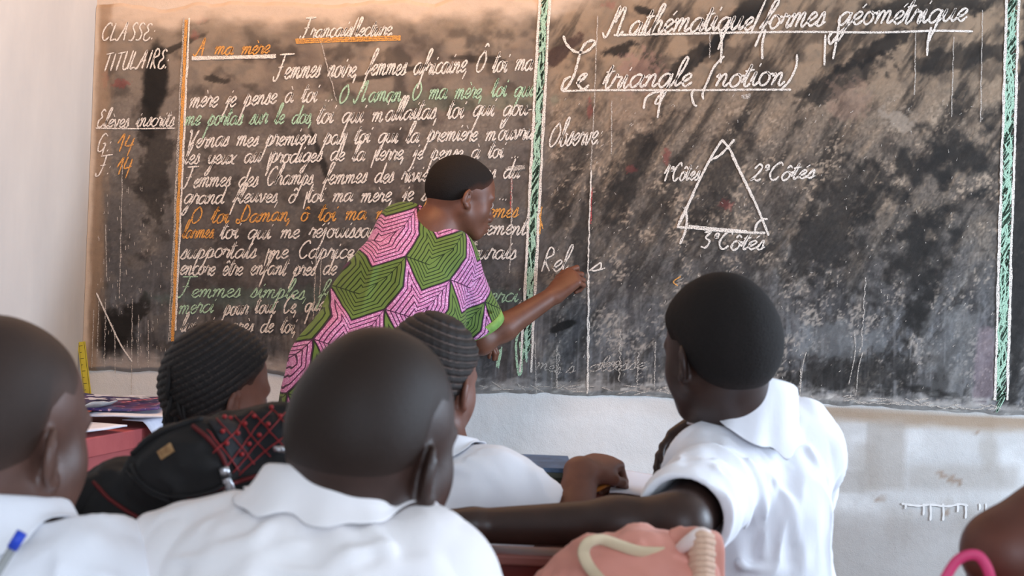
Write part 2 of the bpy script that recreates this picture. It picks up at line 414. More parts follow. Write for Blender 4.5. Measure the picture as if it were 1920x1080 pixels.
def board_colour(px, py):
    p = np.stack([px, py], -1)
    a = math.radians(-58)
    q = np.stack([px * math.cos(a) + py * math.sin(a), -px * math.sin(a) + py * math.cos(a)], -1)
    c = np.zeros(px.shape + (3,)) + np.array([80, 79, 80.])
    # worn, dusty upper half of the board, with the warm light painted into its brown
    up = 1 - sstep(60, 520, py + 90 * (fbm(p / 160., 2, 4) - .5))
    c = mix3(c, (124, 114, 105), up * .9)
    c = mix3(c, (148, 133, 117), (1 - sstep(60, 300, py + 80 * (fbm(p / 120., 3, 4) - .5))) * .75 * (1 - .55 * (1 - sstep(340, 420, px))))
    mid = sstep(350, 380, px) * (1 - sstep(1000, 1040, px))
    c = mix3(c, (84, 76, 73), mid * sstep(.4, .7, fbm(p / 70., 12, 4)) * .6)
    # fine cloudy dust, vertical in the lower part
    st = fbm(np.stack([px / 9, py / 70.], -1), 4, 4)
    c = mix3(c, (112, 114, 118), sstep(.48, .75, st) * sstep(420, 700, py) * .75)
    c = mix3(c, (104, 98, 92), sstep(.45, .75, fbm(p / 26., 6, 5)) * .55)
    c = mix3(c, (44, 40, 38), sstep(.5, .72, fbm(p / 34., 8, 5)) * .5)
    R = sstep(1010, 1050, px)
    # wiped diagonal strokes on the right half
    dg = fbm(q / np.array([110., 20.]), 14, 5, .6)
    c = mix3(c, (34, 31, 29), R * sstep(.5, .70, dg) * .62)
    c = mix3(c, (134, 122, 110), R * sstep(.53, .74, fbm(q / np.array([70., 14.]), 18, 5, .65)) * (1 - sstep(300, 620, py)) * .6)
    c = mix3(c, (120, 118, 116), R * sstep(.55, .75, fbm(q / np.array([60., 14.]), 28, 5, .65)) * sstep(300, 560, py) * .6)
    # speckle of old chalk crumbs
    gr = fbm(np.stack([px / 3.4, py / 5.0], -1), 44, 3, .75) - .5
    c = c * (1 + gr * (.30 + .42 * R) * sstep(90, 260, py))[..., None]
    vs_ = fbm(np.stack([px / 5., py / 120.], -1), 45, 4, .6)
    c = mix3(c, (128, 126, 126), sstep(.54, .72, vs_) * sstep(480, 680, py) * .6)
    c = mix3(c, (40, 38, 40), sstep(.56, .72, fbm(np.stack([px / 24., py / 90.], -1), 46, 4, .6)) * sstep(380, 560, py) * .45)
    sp = fbm(p / 5.2, 40, 3, .7) * .6 + fbm(p / 40., 41, 4) * .5
    c = mix3(c, (168, 158, 148), sstep(.63, .78, sp) * (.35 + .65 * R) * sstep(120, 260, py) * .8)
    wm = (1 - sstep(380, 640, py))[..., None] * (.4 + .6 * R[..., None])
    c = c * (1 + wm * np.array([.05, -.015, -.09]))  # further warm tint of the overhead light on the upper board
    # dark smears where the dust was rubbed off
    def blob(cx, cy, rx, ry, ang, amt, col=(24, 21, 19), e=.72, s=51, rag=1.0, sc=16.):
        an = math.radians(ang); dx, dy = px - cx, py - cy
        u = (dx * math.cos(an) + dy * math.sin(an)) / rx; v = (-dx * math.sin(an) + dy * math.cos(an)) / ry
        d = np.sqrt(u * u + v * v) + rag * (fbm(p / sc, s, 4, .6) - .5)
        return mix3(c, col, (1 - sstep(e, 1.15, d)) * amt)
    c = blob(292, 150, 24, 76, 4, .95, rag=.5)
    c = blob(280, 215, 16, 60, 8, .7)
    c = blob(292, 325, 32, 90, 6, .55, rag=1.4)
    c = blob(212, 618, 46, 46, -40, .95, rag=.8)
    c = blob(255, 585, 34, 22, -50, .8, rag=1.6)
    c = blob(210, 640, 60, 34, 10, .35, rag=1.2)
    c = blob(185, 520, 12, 100, 3, .3)
    c = blob(1400, 24, 56, 22, -38, .98, rag=.6)
    c = blob(1350, 75, 60, 14, -45, .8, rag=1.2)
    c = blob(1290, 120, 80, 16, -38, .7, rag=1.3)
    c = blob(1205, 20, 22, 9, 15, .9, rag=1.)
    c = blob(1160, 95, 28, 14, -10, .8, rag=1.8)
    c = blob(1055, 95, 46, 13, -40, .8, (60, 44, 40), rag=1.2)
    c = blob(1740, 14, 130, 26, -4, .9, rag=1.0)
    c = blob(1640, 95, 70, 16, -30, .75, rag=1.6)
    c = blob(1800, 110, 120, 22, -12, .6, rag=1.6)
    c = blob(1580, 150, 90, 22, -28, .6, rag=1.7)
    c = blob(1760, 300, 150, 60, -20, .8, e=.2, rag=2.6, sc=26.)
    c = blob(1720, 480, 130, 70, -50, .8, e=.2, rag=2.6, sc=26.)
    c = blob(1560, 420, 60, 120, 30, .6, rag=1.8)
    c = blob(1720, 590, 22, 70, 12, .85, e=.4, rag=1.9)
    c = blob(1180, 330, 26, 110, 22, .6, rag=1.5)
    c = blob(1090, 450, 18, 100, 8, .5, rag=1.5)
    c = blob(1350, 330, 40, 100, 25, .5, rag=1.5)
    c = blob(1052, 612, 26, 8, -22, .95, (18, 16, 15), rag=.9)
    c = blob(1600, 700, 120, 40, 0, .6, rag=1.6)
    c = blob(1762, 715, 16, 26, 10, .9, rag=.8)
    c = blob(1745, 735, 60, 8, 12, .8, rag=1.2)
    c = blob(1912, 400, 18, 400, 2, .8, rag=.9)
    c = blob(330, 90, 60, 6, -25, .7, rag=1.0)
    c = blob(372, 42, 24, 6, -6, .8, rag=1.2)
    c = blob(410, 150, 26, 7, 4, .6, rag=1.6)
    c = blob(600, 290, 6, 50, -20, .7, rag=1.4)
    c = blob(720, 140, 80, 6, -12, .55, rag=1.2)
    c = blob(900, 112, 50, 8, 4, .5, rag=1.2)
    c = blob(1560, 640, 90, 34, 0, .5, (120, 122, 124), rag=1.5)
    c = blob(1790, 660, 60, 90, 5, .45, (122, 122, 122), rag=1.3)
    c = blob(1845, 690, 22, 90, 2, .5, (140, 120, 128), rag=.9)
    c = blob(1680, 225, 34, 20, 20, .7, (150, 136, 122), rag=1.9, sc=9.)
    c = blob(1590, 190, 40, 40, -40, .4, (150, 120, 104), rag=1.9, sc=9.)
    c = blob(1200, 140, 44, 40, -30, .5, (158, 120, 108), rag=1.9, sc=8.)
    c = blob(1185, 200, 50, 50, -30, .5, (140, 118, 100), rag=1.9, sc=8.)
    c = blob(1760, 40, 90, 26, 0, .25, (150, 130, 110), rag=1.9, sc=9.)
    # red dust traces
    for (x, y, rx, ry) in ((376, 36, 12, 9), (366, 66, 7, 7), (198, 150, 6, 14), (228, 158, 16, 8), (1142, 10, 12, 8), (1360, 384, 14, 10), (1182, 318, 10, 8), (1250, 292, 7, 16), (1105, 205, 5, 20)):
        c = blob(x, y, rx, ry, 0, .4, (140, 56, 54), rag=1.8, s=77, sc=5.)
    # green cast where coloured chalk was rubbed
    c = blob(640, 560, 330, 24, 0, .4, (78, 100, 92), rag=1.2)
    c = blob(820, 190, 220, 18, 0, .3, (92, 108, 88), rag=1.2)
    # edges: chalk dust and bare render at the foot, lime wash at the head and left
    yb = board_bottom(px); yt = board_top(px)
    rg = fbm(p / np.array([24., 9.]), 61, 4) - .5
    foot = sstep(-34, -6, py - yb + 44 * rg)
    c = mix3(c, (158, 154, 150), foot * .85)
    c = mix3(c, (196, 192, 186), sstep(.55, .75, fbm(p / np.array([16., 5.]), 63, 4)) * foot * .8)
    lf = 1 - sstep(480, 620, px)
    c = mix3(c, (150, 140, 134), lf * sstep(-50, -14, py - yb + 60 * (fbm(p / np.array([14., 60.]), 65, 3) - .5)) * .9)
    head = 1 - sstep(0, 46, py - yt + 46 * (fbm(p / np.array([40., 26.]), 67, 4) - .5))
    c = mix3(c, (142, 126, 108), (1 - sstep(10, 90, py - yt)) * .6)
    c = mix3(c, (206, 184, 164), head * .9)  # lime wash in the same warm-lit tint as the wall above
    le = 1 - sstep(176, 200, px - (640 - py) * .036 + 22 * (fbm(p / np.array([9., 60.]), 69, 4) - .5))
    c = mix3(c, (150, 124, 100), le * .8)
    le2 = 1 - sstep(160, 172, px - (640 - py) * .036 + 8 * (fbm(p / np.array([9., 40.]), 70, 4) - .5))
    c = mix3(c, (200, 180, 160), le2 * .9)
    return c

def tint_material(name, rough, bumps):
    m = M(name, (.5, .5, .5), rough, .25)
    at = m.n('ShaderNodeAttribute', attribute_name='surface_tint')
    g = m.noise(520, 4, .7); g2 = m.noise(60, 5, .65)
    f = m.math('ADD', m.math('MULTIPLY', g, .9), m.math('MULTIPLY', g2, .5))
    gr = m.ramp(f, [(.30, (.55,) * 3), (.68, (1, 1, 1)), (.95, (1.0, 1.0, 1.0))])
    m.base(m.mix(bumps[2], at.outputs['Color'], gr, 'MULTIPLY'))
    m.bump(m.math('ADD', m.noise(bumps[0], 6, .6), m.math('MULTIPLY', m.noise(300, 3), .25)), bumps[1], .6)
    return m.m

plaster = tint_material('plaster', .85, (14, .006, .35))
# front wall: a trowelled surface
step = .012
xs = np.arange(XL - .02, XR + .05, step); zs = np.arange(0, ZC + .02, step)
Xg, Zg = np.meshgrid(xs, zs)
pxg, pyg = invP(Xg, Zg, YW)
rel = (fbm(np.stack([Xg * 5, Zg * 9], -1), 81, 4) - .5) * .006
wallf = grid_mesh('wall_front', Xg, YW + .0012 + np.clip(rel, -.0010, .004), Zg, plaster)
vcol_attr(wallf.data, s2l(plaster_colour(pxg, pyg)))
wallf['kind'] = 'structure'

# blackboard: black-painted cement render, a few millimetres proud of the wall
STEP = 2.6
n_u = 700; n_v = 290
U = np.linspace(XL + .001, 1.95, n_u); Vv = np.linspace(0, 1, n_v)
px_mid, _ = invP(U, np.full(n_u, 1.3), YW)
zb = np.array([0.0] * n_u); zt = np.array([0.0] * n_u)
for k in range(n_u):
    pb = board_bottom(px_mid[k]); ptp = board_top(px_mid[k])
    zb[k] = P(px_mid[k], pb + 9 * (fbm(np.array([[px_mid[k] / 37., 1.]]), 5, 4)[0] - .5), YW)[2]
    zt[k] = P(px_mid[k], ptp - 12 + 22 * (fbm(np.array([[px_mid[k] / 50., 7.]]), 6, 4)[0] - .5), YW)[2]
Xb = np.tile(U, (n_v, 1)); Zb = zb[None] * (1 - Vv[:, None]) + zt[None] * Vv[:, None]
pxb, pyb = invP(Xb, Zb, YW)
relb = (fbm(np.stack([pxb / 30, pyb / 16], -1), 91, 4) - .5) * .004
edge = np.minimum(np.minimum(Vv[:, None] * n_v, (1 - Vv[:, None]) * n_v), 3) / 3.
ledge = .0022 * np.exp(-((pyb - board_bottom(pxb) + 7) / 8.) ** 2) * (.4 + fbm(np.stack([pxb / 22, pyb / 9], -1), 92, 3))
Yb = YW - .0002 - edge * (.0078 + ledge) - np.clip(relb, -.002, .0012) * -1 * edge
board = grid_mesh('blackboard', Xb, Yb, Zb, tint_material('slate_paint', .7, (26, .003, .5)))
vcol_attr(board.data, s2l(board_colour(pxb, pyb)))
tag(board, 'large worn black-painted classroom blackboard covered in French chalk handwriting', 'blackboard')

plain = mottled('lime_wash', rgb(206, 202, 198)[:3], rgb(192, 190, 188)[:3], 3, .85, .004, 18)
def wall_box(name, lo, hi, mat=None):
    o = box(name, lo, hi, mat or plain); o['kind'] = 'structure'; return o
wall_box('wall_left', (XL - .2, YB - .2, 0), (XL, YW + .2, ZC), mottled('cream_wash', rgb(206, 202, 196)[:3], rgb(192, 189, 185)[:3], 2.2, .85, .004, 14, stretch=(1, 1, .4)))
wall_box('wall_front_core', (XL - .2, YW + .02, 0), (XR + .2, YW + .2, ZC)).name = 'wall_front_core'
wall_box('floor', (XL - .2, YB - .2, -.1), (XR + .2, YW + .2, 0), mottled('cement_floor', rgb(124, 122, 120)[:3], rgb(104, 102, 100)[:3], 4, .8, .003, 30))
wall_box('ceiling', (XL - .2, YB - .2, ZC), (XR + .2, YW + .2, ZC + .1), mottled('ceiling_board', rgb(206, 196, 184)[:3], rgb(190, 180, 168)[:3], 2, .8))
def wall_with_openings(name, axis, pos, thick, a0, a1, holes):
    bm = bmesh.new()
    def bx(u0, u1, z0, z1):
        if axis == 'x': add_box(bm, (pos, u0, z0), (pos + thick, u1, z1))
        else: add_box(bm, (u0, pos, z0), (u1, pos + thick, z1))
    cur = a0
    for (h0, h1, z0, z1) in holes:
        bx(cur, h0, 0, ZC); bx(h0, h1, 0, z0); bx(h0, h1, z1, ZC); cur = h1
    bx(cur, a1, 0, ZC)
    o = bm_obj(name, bm, plain); o['kind'] = 'structure'
wall_with_openings('wall_right', 'x', XR, .2, YB - .2, YW + .2, [(-.35, 1.05, .9, 2.0), (1.95, 3.15, .9, 2.0)])
wall_with_openings('wall_back', 'y', YB - .2, .2, XL - .2, XR + .2, [(-.2, 2.2, 1.05, 2.15)])
k = 1
wood_frame = mottled('frame_wood', rgb(96, 60, 42)[:3], rgb(120, 78, 54)[:3], 6, .6)
for (a0, a1, z0, z1, ax) in ((-.35, 1.05, .9, 2.0, 'x'), (1.95, 3.15, .9, 2.0, 'x'), (-.2, 2.2, 1.05, 2.15, 'y')):
    bm = bmesh.new()
    for (u0, u1, w0, w1) in ((a0, a0 + .05, z0, z1), (a1 - .05, a1, z0, z1), (a0, a1, z0, z0 + .05), (a0, a1, z1 - .05, z1), ((a0 + a1) / 2 - .02, (a0 + a1) / 2 + .02, z0, z1)):
        if ax == 'x': add_box(bm, (XR + .06, u0, w0), (XR + .11, u1, w1))
        else: add_box(bm, (u0, YB - .11, w0), (u1, YB - .06, w1))
    o = bm_obj('window_%d' % k, bm, wood_frame); o['kind'] = 'structure'; k += 1

# ------------------------------------------------------------------ chalk writing
def chalk(name, col, cover=.40):
    m = M(name, col, .95, .1)
    n = m.noise(430, 2, .6)
    f = m.ramp(n, [(cover - .05, (0, 0, 0)), (cover + .09, (1, 1, 1))])
    tr = m.n('ShaderNodeBsdfTransparent'); mx = m.n('ShaderNodeMixShader')
    m.l(f, mx.inputs[0]); m.l(tr.outputs[0], mx.inputs[1]); m.l(m.b.outputs[0], mx.inputs[2])
    m.l(mx.outputs[0], m.t.nodes['Material Output'].inputs[0])
    return m.m
WH = chalk('white_chalk', s2l((232, 222, 212)), .40)
WF = chalk('faint_white_chalk', s2l((198, 188, 178)), .47)
OR = chalk('orange_chalk', s2l((224, 160, 86)), .42)
GR = chalk('green_chalk', s2l((178, 210, 178)), .42)
GR2 = chalk('pale_green_chalk', s2l((172, 206, 182)), .40)
RD = chalk('red_chalk', s2l((190, 88, 88)), .46)

LINES = [
 ('CLASSE:', 190, 78, 290, 76, 17, WH, 3.2), ('TITULAIRE:', 193, 134, 316, 128, 17.5, WH, 3.4),
 ('Elèves inscrits', 182, 240, 326, 238, 16, WH, 3.0),
 ('G:', 182, 286, 208, 284, 17, WH, 3.0), ('14', 219, 284, 250, 284, 16.5, OR, 3.2),
 ('F:', 184, 328, 208, 326, 15, WH, 3.0), ('14', 217, 330, 246, 326, 16.5, OR, 3.2),
 ('Français/lecture.', 566, 72, 738, 67, 16, WH, 3.4),
 ('A ma mère', 366, 106, 505, 101, 15.5, OR, 3.4),
 ('Femmes noire, femmes africaine, Ô toi ma', 516, 149, 996, 134, 21, WH, 3.6),
 ('mère je pense à toi ...', 355, 204, 626, 190, 18.5, WH, 3.5), ('O Maman, O ma mère, toi qui', 634, 194, 998, 181, 18.5, GR, 3.5),
 ('me portas sur le dos,', 347, 237, 586, 231, 17.5, GR, 3.3), ('toi qui m\'allaitas, toi qui gou-', 592, 234, 996, 215, 19, WH, 3.5),
 ('Vernas mes premiers pas| toi qui la première m\'ouvris', 350, 278, 1000, 262, 18, WH, 3.5),
 ('les yeux au |prodiges de la |terre, je pense à toi ...', 345, 309, 974, 296, 17, WH, 3.4),
 ('Femmes des Champs, femmes des rivières femmes du', 344, 353, 972, 336, 17.5, WH, 3.4),
 ('grand fleuves, ô |toi ma mère, je sens à toi ...', 345, 382, 952, 376, 16.5, WH, 3.4),
 ('O toi Daman, ô toi ma mère, larmes larmes', 357, 419, 970, 407, 16.5, OR, 3.3),
 ('larmes.', 342, 448, 404, 446, 15, OR, 3.2), ('toi qui me réjouissais le Coeur gaiement', 412, 449, 984, 440, 17, WH, 3.4),
 ('supportais |me Caprices mes Capri mourais', 339, 484, 966, 486, 17, WH, 3.4),
 ('encore être enfant près de la|', 337, 516, 668, 516, 17, WH, 3.4),
 ('Femmes simples, femmes de la rue merci', 336, 556, 970, 566, 16, GR, 3.1),
 ('merci', 335, 590, 400, 586, 16, GR, 3.1), ('pour tout Ce, que', 420, 590, 606, 584, 16.5, WH, 3.5), ('A', 946, 600, 985, 592, 16, WF, 3.2),
 ('lui rien près de toi,', 339, 622, 556, 624, 16.5, WH, 3.4),
 ('Mathématique/formes', 1136, 68, 1542, 50, 25, WH, 5.0), ('géométrique', 1566, 50, 1808, 40, 24, WH, 4.8),
 ('triangle (notion)', 1128, 166, 1484, 160, 24, WH, 4.8),
 ('Observe:', 1026, 276, 1124, 270, 23, WH, 3.6),
 ('1^eCôtés', 1241, 340, 1308, 338, 16, WH, 3.8), ('2^eCôtés', 1404, 340, 1524, 334, 16, WH, 4.2), ('3^eCôtés', 1310, 466, 1430, 468, 16, WH, 4.2),
 ('Rel', 1012, 510, 1062, 506, 21, WH, 3.4), ('s', 1104, 508, 1130, 506, 14, WH, 3.6),
]
cname = {id(GR2): 'pale green', id(OR): 'orange', id(GR): 'green', id(WH): 'white', id(WF): 'faint white', id(RD): 'red'}
for (t, x0, y0, x1, y1, xh, mt, wd) in LINES:
    wd *= .84
    for ws in text_words(t, x0, y0, x1, y1, xh, .30):
        o = ribbons('chalk_word', ws, wd, mt, board)
        if mt is OR or mt is GR: o['label'] = cname[id(mt)] + ' chalk word'
def marks(name, strokes, wd, mt, **kw):
    if name in ('chalk_tail', 'chalk_line', 'chalk_drip', 'chalk_smudge', 'chalk_scribble'):
        for s in strokes: o = ribbons(name, [s], wd, mt, board, **kw); o['label'] = cname[id(mt)] + name[5:].replace('_', ' chalk ')
        return o
    return ribbons(name, strokes, wd, mt, board, **kw)
marks('chalk_writing', [[(1056, 68), (1062, 84), (1078, 98), (1098, 98), (1114, 84), (1112, 77), (1098, 82), (1088, 100), (1076, 142), (1062, 166), (1053, 170), (1058, 152), (1070, 144)],
                        [(1080, 158), (1092, 150), (1100, 140), (1088, 144), (1084, 160), (1094, 168), (1104, 160)]], 4.6, WH)
marks('chalk_tail', [[(1302, 168), (1296, 178), (1300, 196), (1306, 200)], [(1206, 205), (1210, 186), (1222, 176), (1238, 172)],
                        [(1240, 168), (1236, 196), (1232, 222)], [(1350, 62), (1352, 86), (1350, 120)], [(1434, 56), (1428, 84), (1428, 112)],
                        [(1560, 60), (1552, 72), (1556, 84), (1566, 70)], [(1574, 30), (1568, 70), (1560, 112)], [(1744, 52), (1738, 76), (1736, 106)], [(1546, 66), (1544, 124)]], 4.2, WH)
def dbl(x0, y0, x1, y1, d, n=2):
    return [[(x0, y0 + d * k / max(1, n - 1)), ((x0 + x1) / 2, (y0 + y1) / 2 + d * k / max(1, n - 1) + RND.uniform(-.8, .8)), (x1, y1 + d * k / max(1, n - 1))] for k in range(n)]
marks('underline', dbl(556, 75, 752, 69, 7, 3) + [[(556, 74), (557, 83)], [(751, 69), (750, 77)]], 2.8, OR)
marks('underline', dbl(361, 108, 519, 104, 5, 3) + [[(526, 104), (554, 102)]], 2.8, WH)
marks('underline', [[(181, 241), (250, 242), (330, 241)]], 2.4, WH)
marks('underline', [[(1150, 67), (1300, 64), (1480, 61), (1640, 62), (1750, 59), (1822, 60)]], 4.0, WH)
marks('underline', [[(1054, 172), (1120, 170), (1300, 170), (1400, 169), (1482, 169)]], 3.6, WH)
# the triangle
marks('triangle_drawing', [[(1352, 264), (1330, 300), (1300, 360), (1284, 398), (1270, 424)], [(1352, 262), (1368, 282), (1384, 316), (1412, 374), (1428, 412), (1440, 442)],
                          [(1268, 426), (1300, 428), (1350, 433), (1400, 436), (1434, 437)], [(1290, 424), (1340, 429), (1400, 434)],
                          [(1328, 302), (1348, 292), (1364, 276), (1376, 262)], [(1284, 388), (1287, 410), (1284, 434), (1274, 458)], [(1414, 434), (1418, 420), (1428, 412), (1438, 411)],
                          [(1300, 364), (1284, 394), (1272, 418)], [(1370, 290), (1384, 318), (1410, 372)]], 4.4, WH)
# ruled coloured borders between the columns
def border(xt, yt, xb, yb, wl, wr, name):
    def X(y, off): return xt + (xb - xt) * (y - yt) / (yb - yt) + off
    ys = np.arange(yt, yb, 26)
    for rep in (0, 1.6):
        marks(name, [[(X(y, wl + rep) + RND.uniform(-1.1, 1.1), y) for y in ys]], 3.2, WH)
        marks(name, [[(X(y, wr + rep) + RND.uniform(-1.1, 1.1), y) for y in ys]], 3.2, WH)
    st = []; y = yt + 3
    while y < yb - 40:
        q = []
        for j in range(RND.randint(4, 9)):
            q.append((X(y, wl + 4), y + RND.uniform(4, 16))); q.append((X(y, wr - 3), y - RND.uniform(4, 16))); y += RND.uniform(3, 8)
        st.append(q)
    o = marks(name + '_filling', st, 3.2, GR2); o['label'] = 'green chalk zigzag filling'
    for _ in range(26):
        y = RND.uniform(yt, yb - 50)
    st = [[(X(y, RND.uniform(wl + 3, wr - 3)), y), (X(y + 20, RND.uniform(wl + 3, wr - 3)), y + 24), (X(y + 40, RND.uniform(wl + 3, wr - 3)), y + RND.uniform(36, 60))] for y in np.arange(yt, yb - 62, 9)]
    marks(name + '_filling', st, 3.0, GR2)['label'] = 'green chalk scribble'
border(1020, -4, 984, 706, -9, 10, 'chalk_border')
border(1896, -4, 1874, 758, -12, 11, 'chalk_border')
def line_x(xt, yt, xb, yb, off, amp=.8):
    return [(xt + (xb - xt) * (y - yt) / (yb - yt) + off + RND.uniform(-amp, amp), y) for y in np.linspace(yt, yb, 26)]
marks('ruled_line', [line_x(351, 34, 325, 620, 5), line_x(351, 34, 325, 620, 6)], 2.8, WH)
marks('ruled_line', [line_x(351, 34, 325, 640, -4), line_x(351, 34, 323, 640, -5)], 2.4, WF)
o = marks('ruled_line', [line_x(351, 38, 325, 640, -1.5), line_x(351, 38, 325, 640, 1.5), line_x(351, 60, 325, 640, 0)], 2.8, OR); o['label'] = 'orange ruled chalk line'
marks('chalk_line', [[(183, 549), (205, 597), (228, 645), (250, 678)]], 2.8, WH)
marks('chalk_line', [line_x(1108, 320, 1102, 500, 0), line_x(1103, 500, 1101, 738, 0, 1.2), line_x(1103, 520, 1101, 738, 1, 1.5)], 2.6, WH)
marks('chalk_line', [line_x(1120, 30, 1112, 240, 0), line_x(1112, 240, 1107, 330, 0), line_x(1146, 190, 1146, 290, 0), line_x(594, 480, 586, 650, 0), line_x(604, 470, 597, 640, 0),
                     line_x(960, 400, 955, 512, 0), line_x(958, 330, 956, 470, 2), line_x(600, 70, 632, 190, 0)], 2.0, WF)
marks('chalk_line', [line_x(960, 330, 957, 400, 0), line_x(1108, 352, 1106, 420, 1)], 2.8, RD)['label'] = 'red chalk line'
marks('chalk_line', [[(1700 - 100, 620), (1602, 660), (1590, 720)], line_x(1622, 520, 1612, 660, 0, 2), [(1616, 660), (1608, 690), (1604, 735)], line_x(1715, 60, 1713, 180, 0), line_x(1786, 70, 1782, 220, 0),
                     line_x(1840, 20, 1836, 230, 0), line_x(1500, 690, 1498, 745, 0), [(1510, 660), (1503, 690), (1498, 745)],
                     line_x(1005, 740, 1003, 640, 0), line_x(1045, 650, 1043, 728, 0, 2), line_x(1046, 660, 1040, 728, 3, 2), line_x(1196, 660, 1194, 725, 0, 2), line_x(1163, 620, 1161, 715, 0, 2),
                     line_x(1228, 640, 1226, 730, 0, 1), line_x(1330, 60, 1330, 110, 0)], 2.0, WF)
marks('chalk_drip', [line_x(200, 560, 198, 690, 0, .6), line_x(217, 620, 218, 700, 0, .5), line_x(250, 560, 248, 760, 0, .5), line_x(262, 590, 260, 680, 0, .5), line_x(188, 560, 184, 670, 0, .6),
                     line_x(178, 580, 174, 690, 0, .6), line_x(232, 300, 226, 560, 0, .6), line_x(280, 600, 280, 690, 0, .5), line_x(200, 420, 202, 520, 0, .5)], 1.6, WF)
marks('chalk_line', [[(940, 655), (934, 690)], [(941, 650), (936, 676)], [(937, 655), (931, 688)], [(990, 640), (980, 660), (975, 690)], [(985, 600), (968, 640), (972, 700), (978, 690), (975, 640)]], 4, GR)['label'] = 'green chalk stroke'
o = marks('chalk_scribble', [[(573, 690), (562, 672), (556, 700), (562, 720)], [(553, 686), (560, 666), (576, 662)], [(588, 630), (578, 650), (572, 664)], [(590, 628), (582, 660)],
                          [(594, 626), (600, 640), (590, 660), (580, 668)], [(1016, 388), (1014, 400), (1012, 440)], [(1010, 400), (1018, 430)], [(1270, 536), (1262, 528), (1276, 518)]], 2.4, OR)
o['label'] = 'orange chalk scribble'
st = []
for (x, y, a) in ((870, 456, 26), (950, 314, 34), (1390, 180, 16)):
    for k in range(4): st.append([(x + RND.uniform(-3, 3), y + k * 2), (x + a, y - 3 + k * 2)])
marks('chalk_smudge', st, 3, WF)
st = []
for k in range(260):       # crumbs and short ticks of old chalk
    x = RND.uniform(1030, 1860); y = RND.uniform(180, 735)
    a = RND.gauss(-1.1, .5); L = RND.uniform(2, 7)
    st.append([(x, y), (x + L * math.cos(a), y + L * math.sin(a))])
for k in range(120):
    x = RND.uniform(185, 320); y = RND.uniform(350, 690); L = RND.uniform(2, 9)
    st.append([(x, y), (x + RND.uniform(-1, 1), y + L)])
marks('chalk_crumbs', st, 2.0, WF, step=3)['kind'] = 'stuff'
# faint remains of an earlier lesson
for (t, x0, y0, x1, y1, xh) in (('s classe', 1060, 700, 1210, 690, 12), ('mes', 1004, 690, 1050, 700, 12), ('merci', 1120, 690, 1165, 686, 10)):
    for ws in text_words(t, x0, y0, x1, y1, xh, .3): ribbons('faint_word', ws, 2.0, WF, board)
# chalk crust along the foot of the board
st = [[(x, board_bottom(x) - RND.uniform(3, 22)), (x + RND.uniform(6, 30), board_bottom(x) - RND.uniform(3, 22))] for x in [RND.uniform(890, 1900) for _ in range(70)]]
st += [[(x, board_bottom(x) - 8 + RND.uniform(-2, 2)) for x in np.arange(1600, 1850, 9)]]
marks('chalk_crust', st, 2.2, WF)['kind'] = 'stuff'
# lime-wash drips on the wall below
drip = []
for (x, L) in ((1697, 8), (1731, 20), (1744, 30), (1768, 30), (1795, 14), (1810, 26), (1836, 10), (1848, 26)):
    drip.append([(x, 944), (x + 1, 944 + L * .6), (x, 946 + L)])
dr = ribbons('paint_drips', drip + [[(1690, 944), (1720, 948), (1745, 946), (1775, 949), (1800, 945), (1815, 948)]], 4.0, mottled('lime_drip', s2l((226, 224, 222)), s2l((214, 212, 210)), 30), wallf, y=YW - .002)
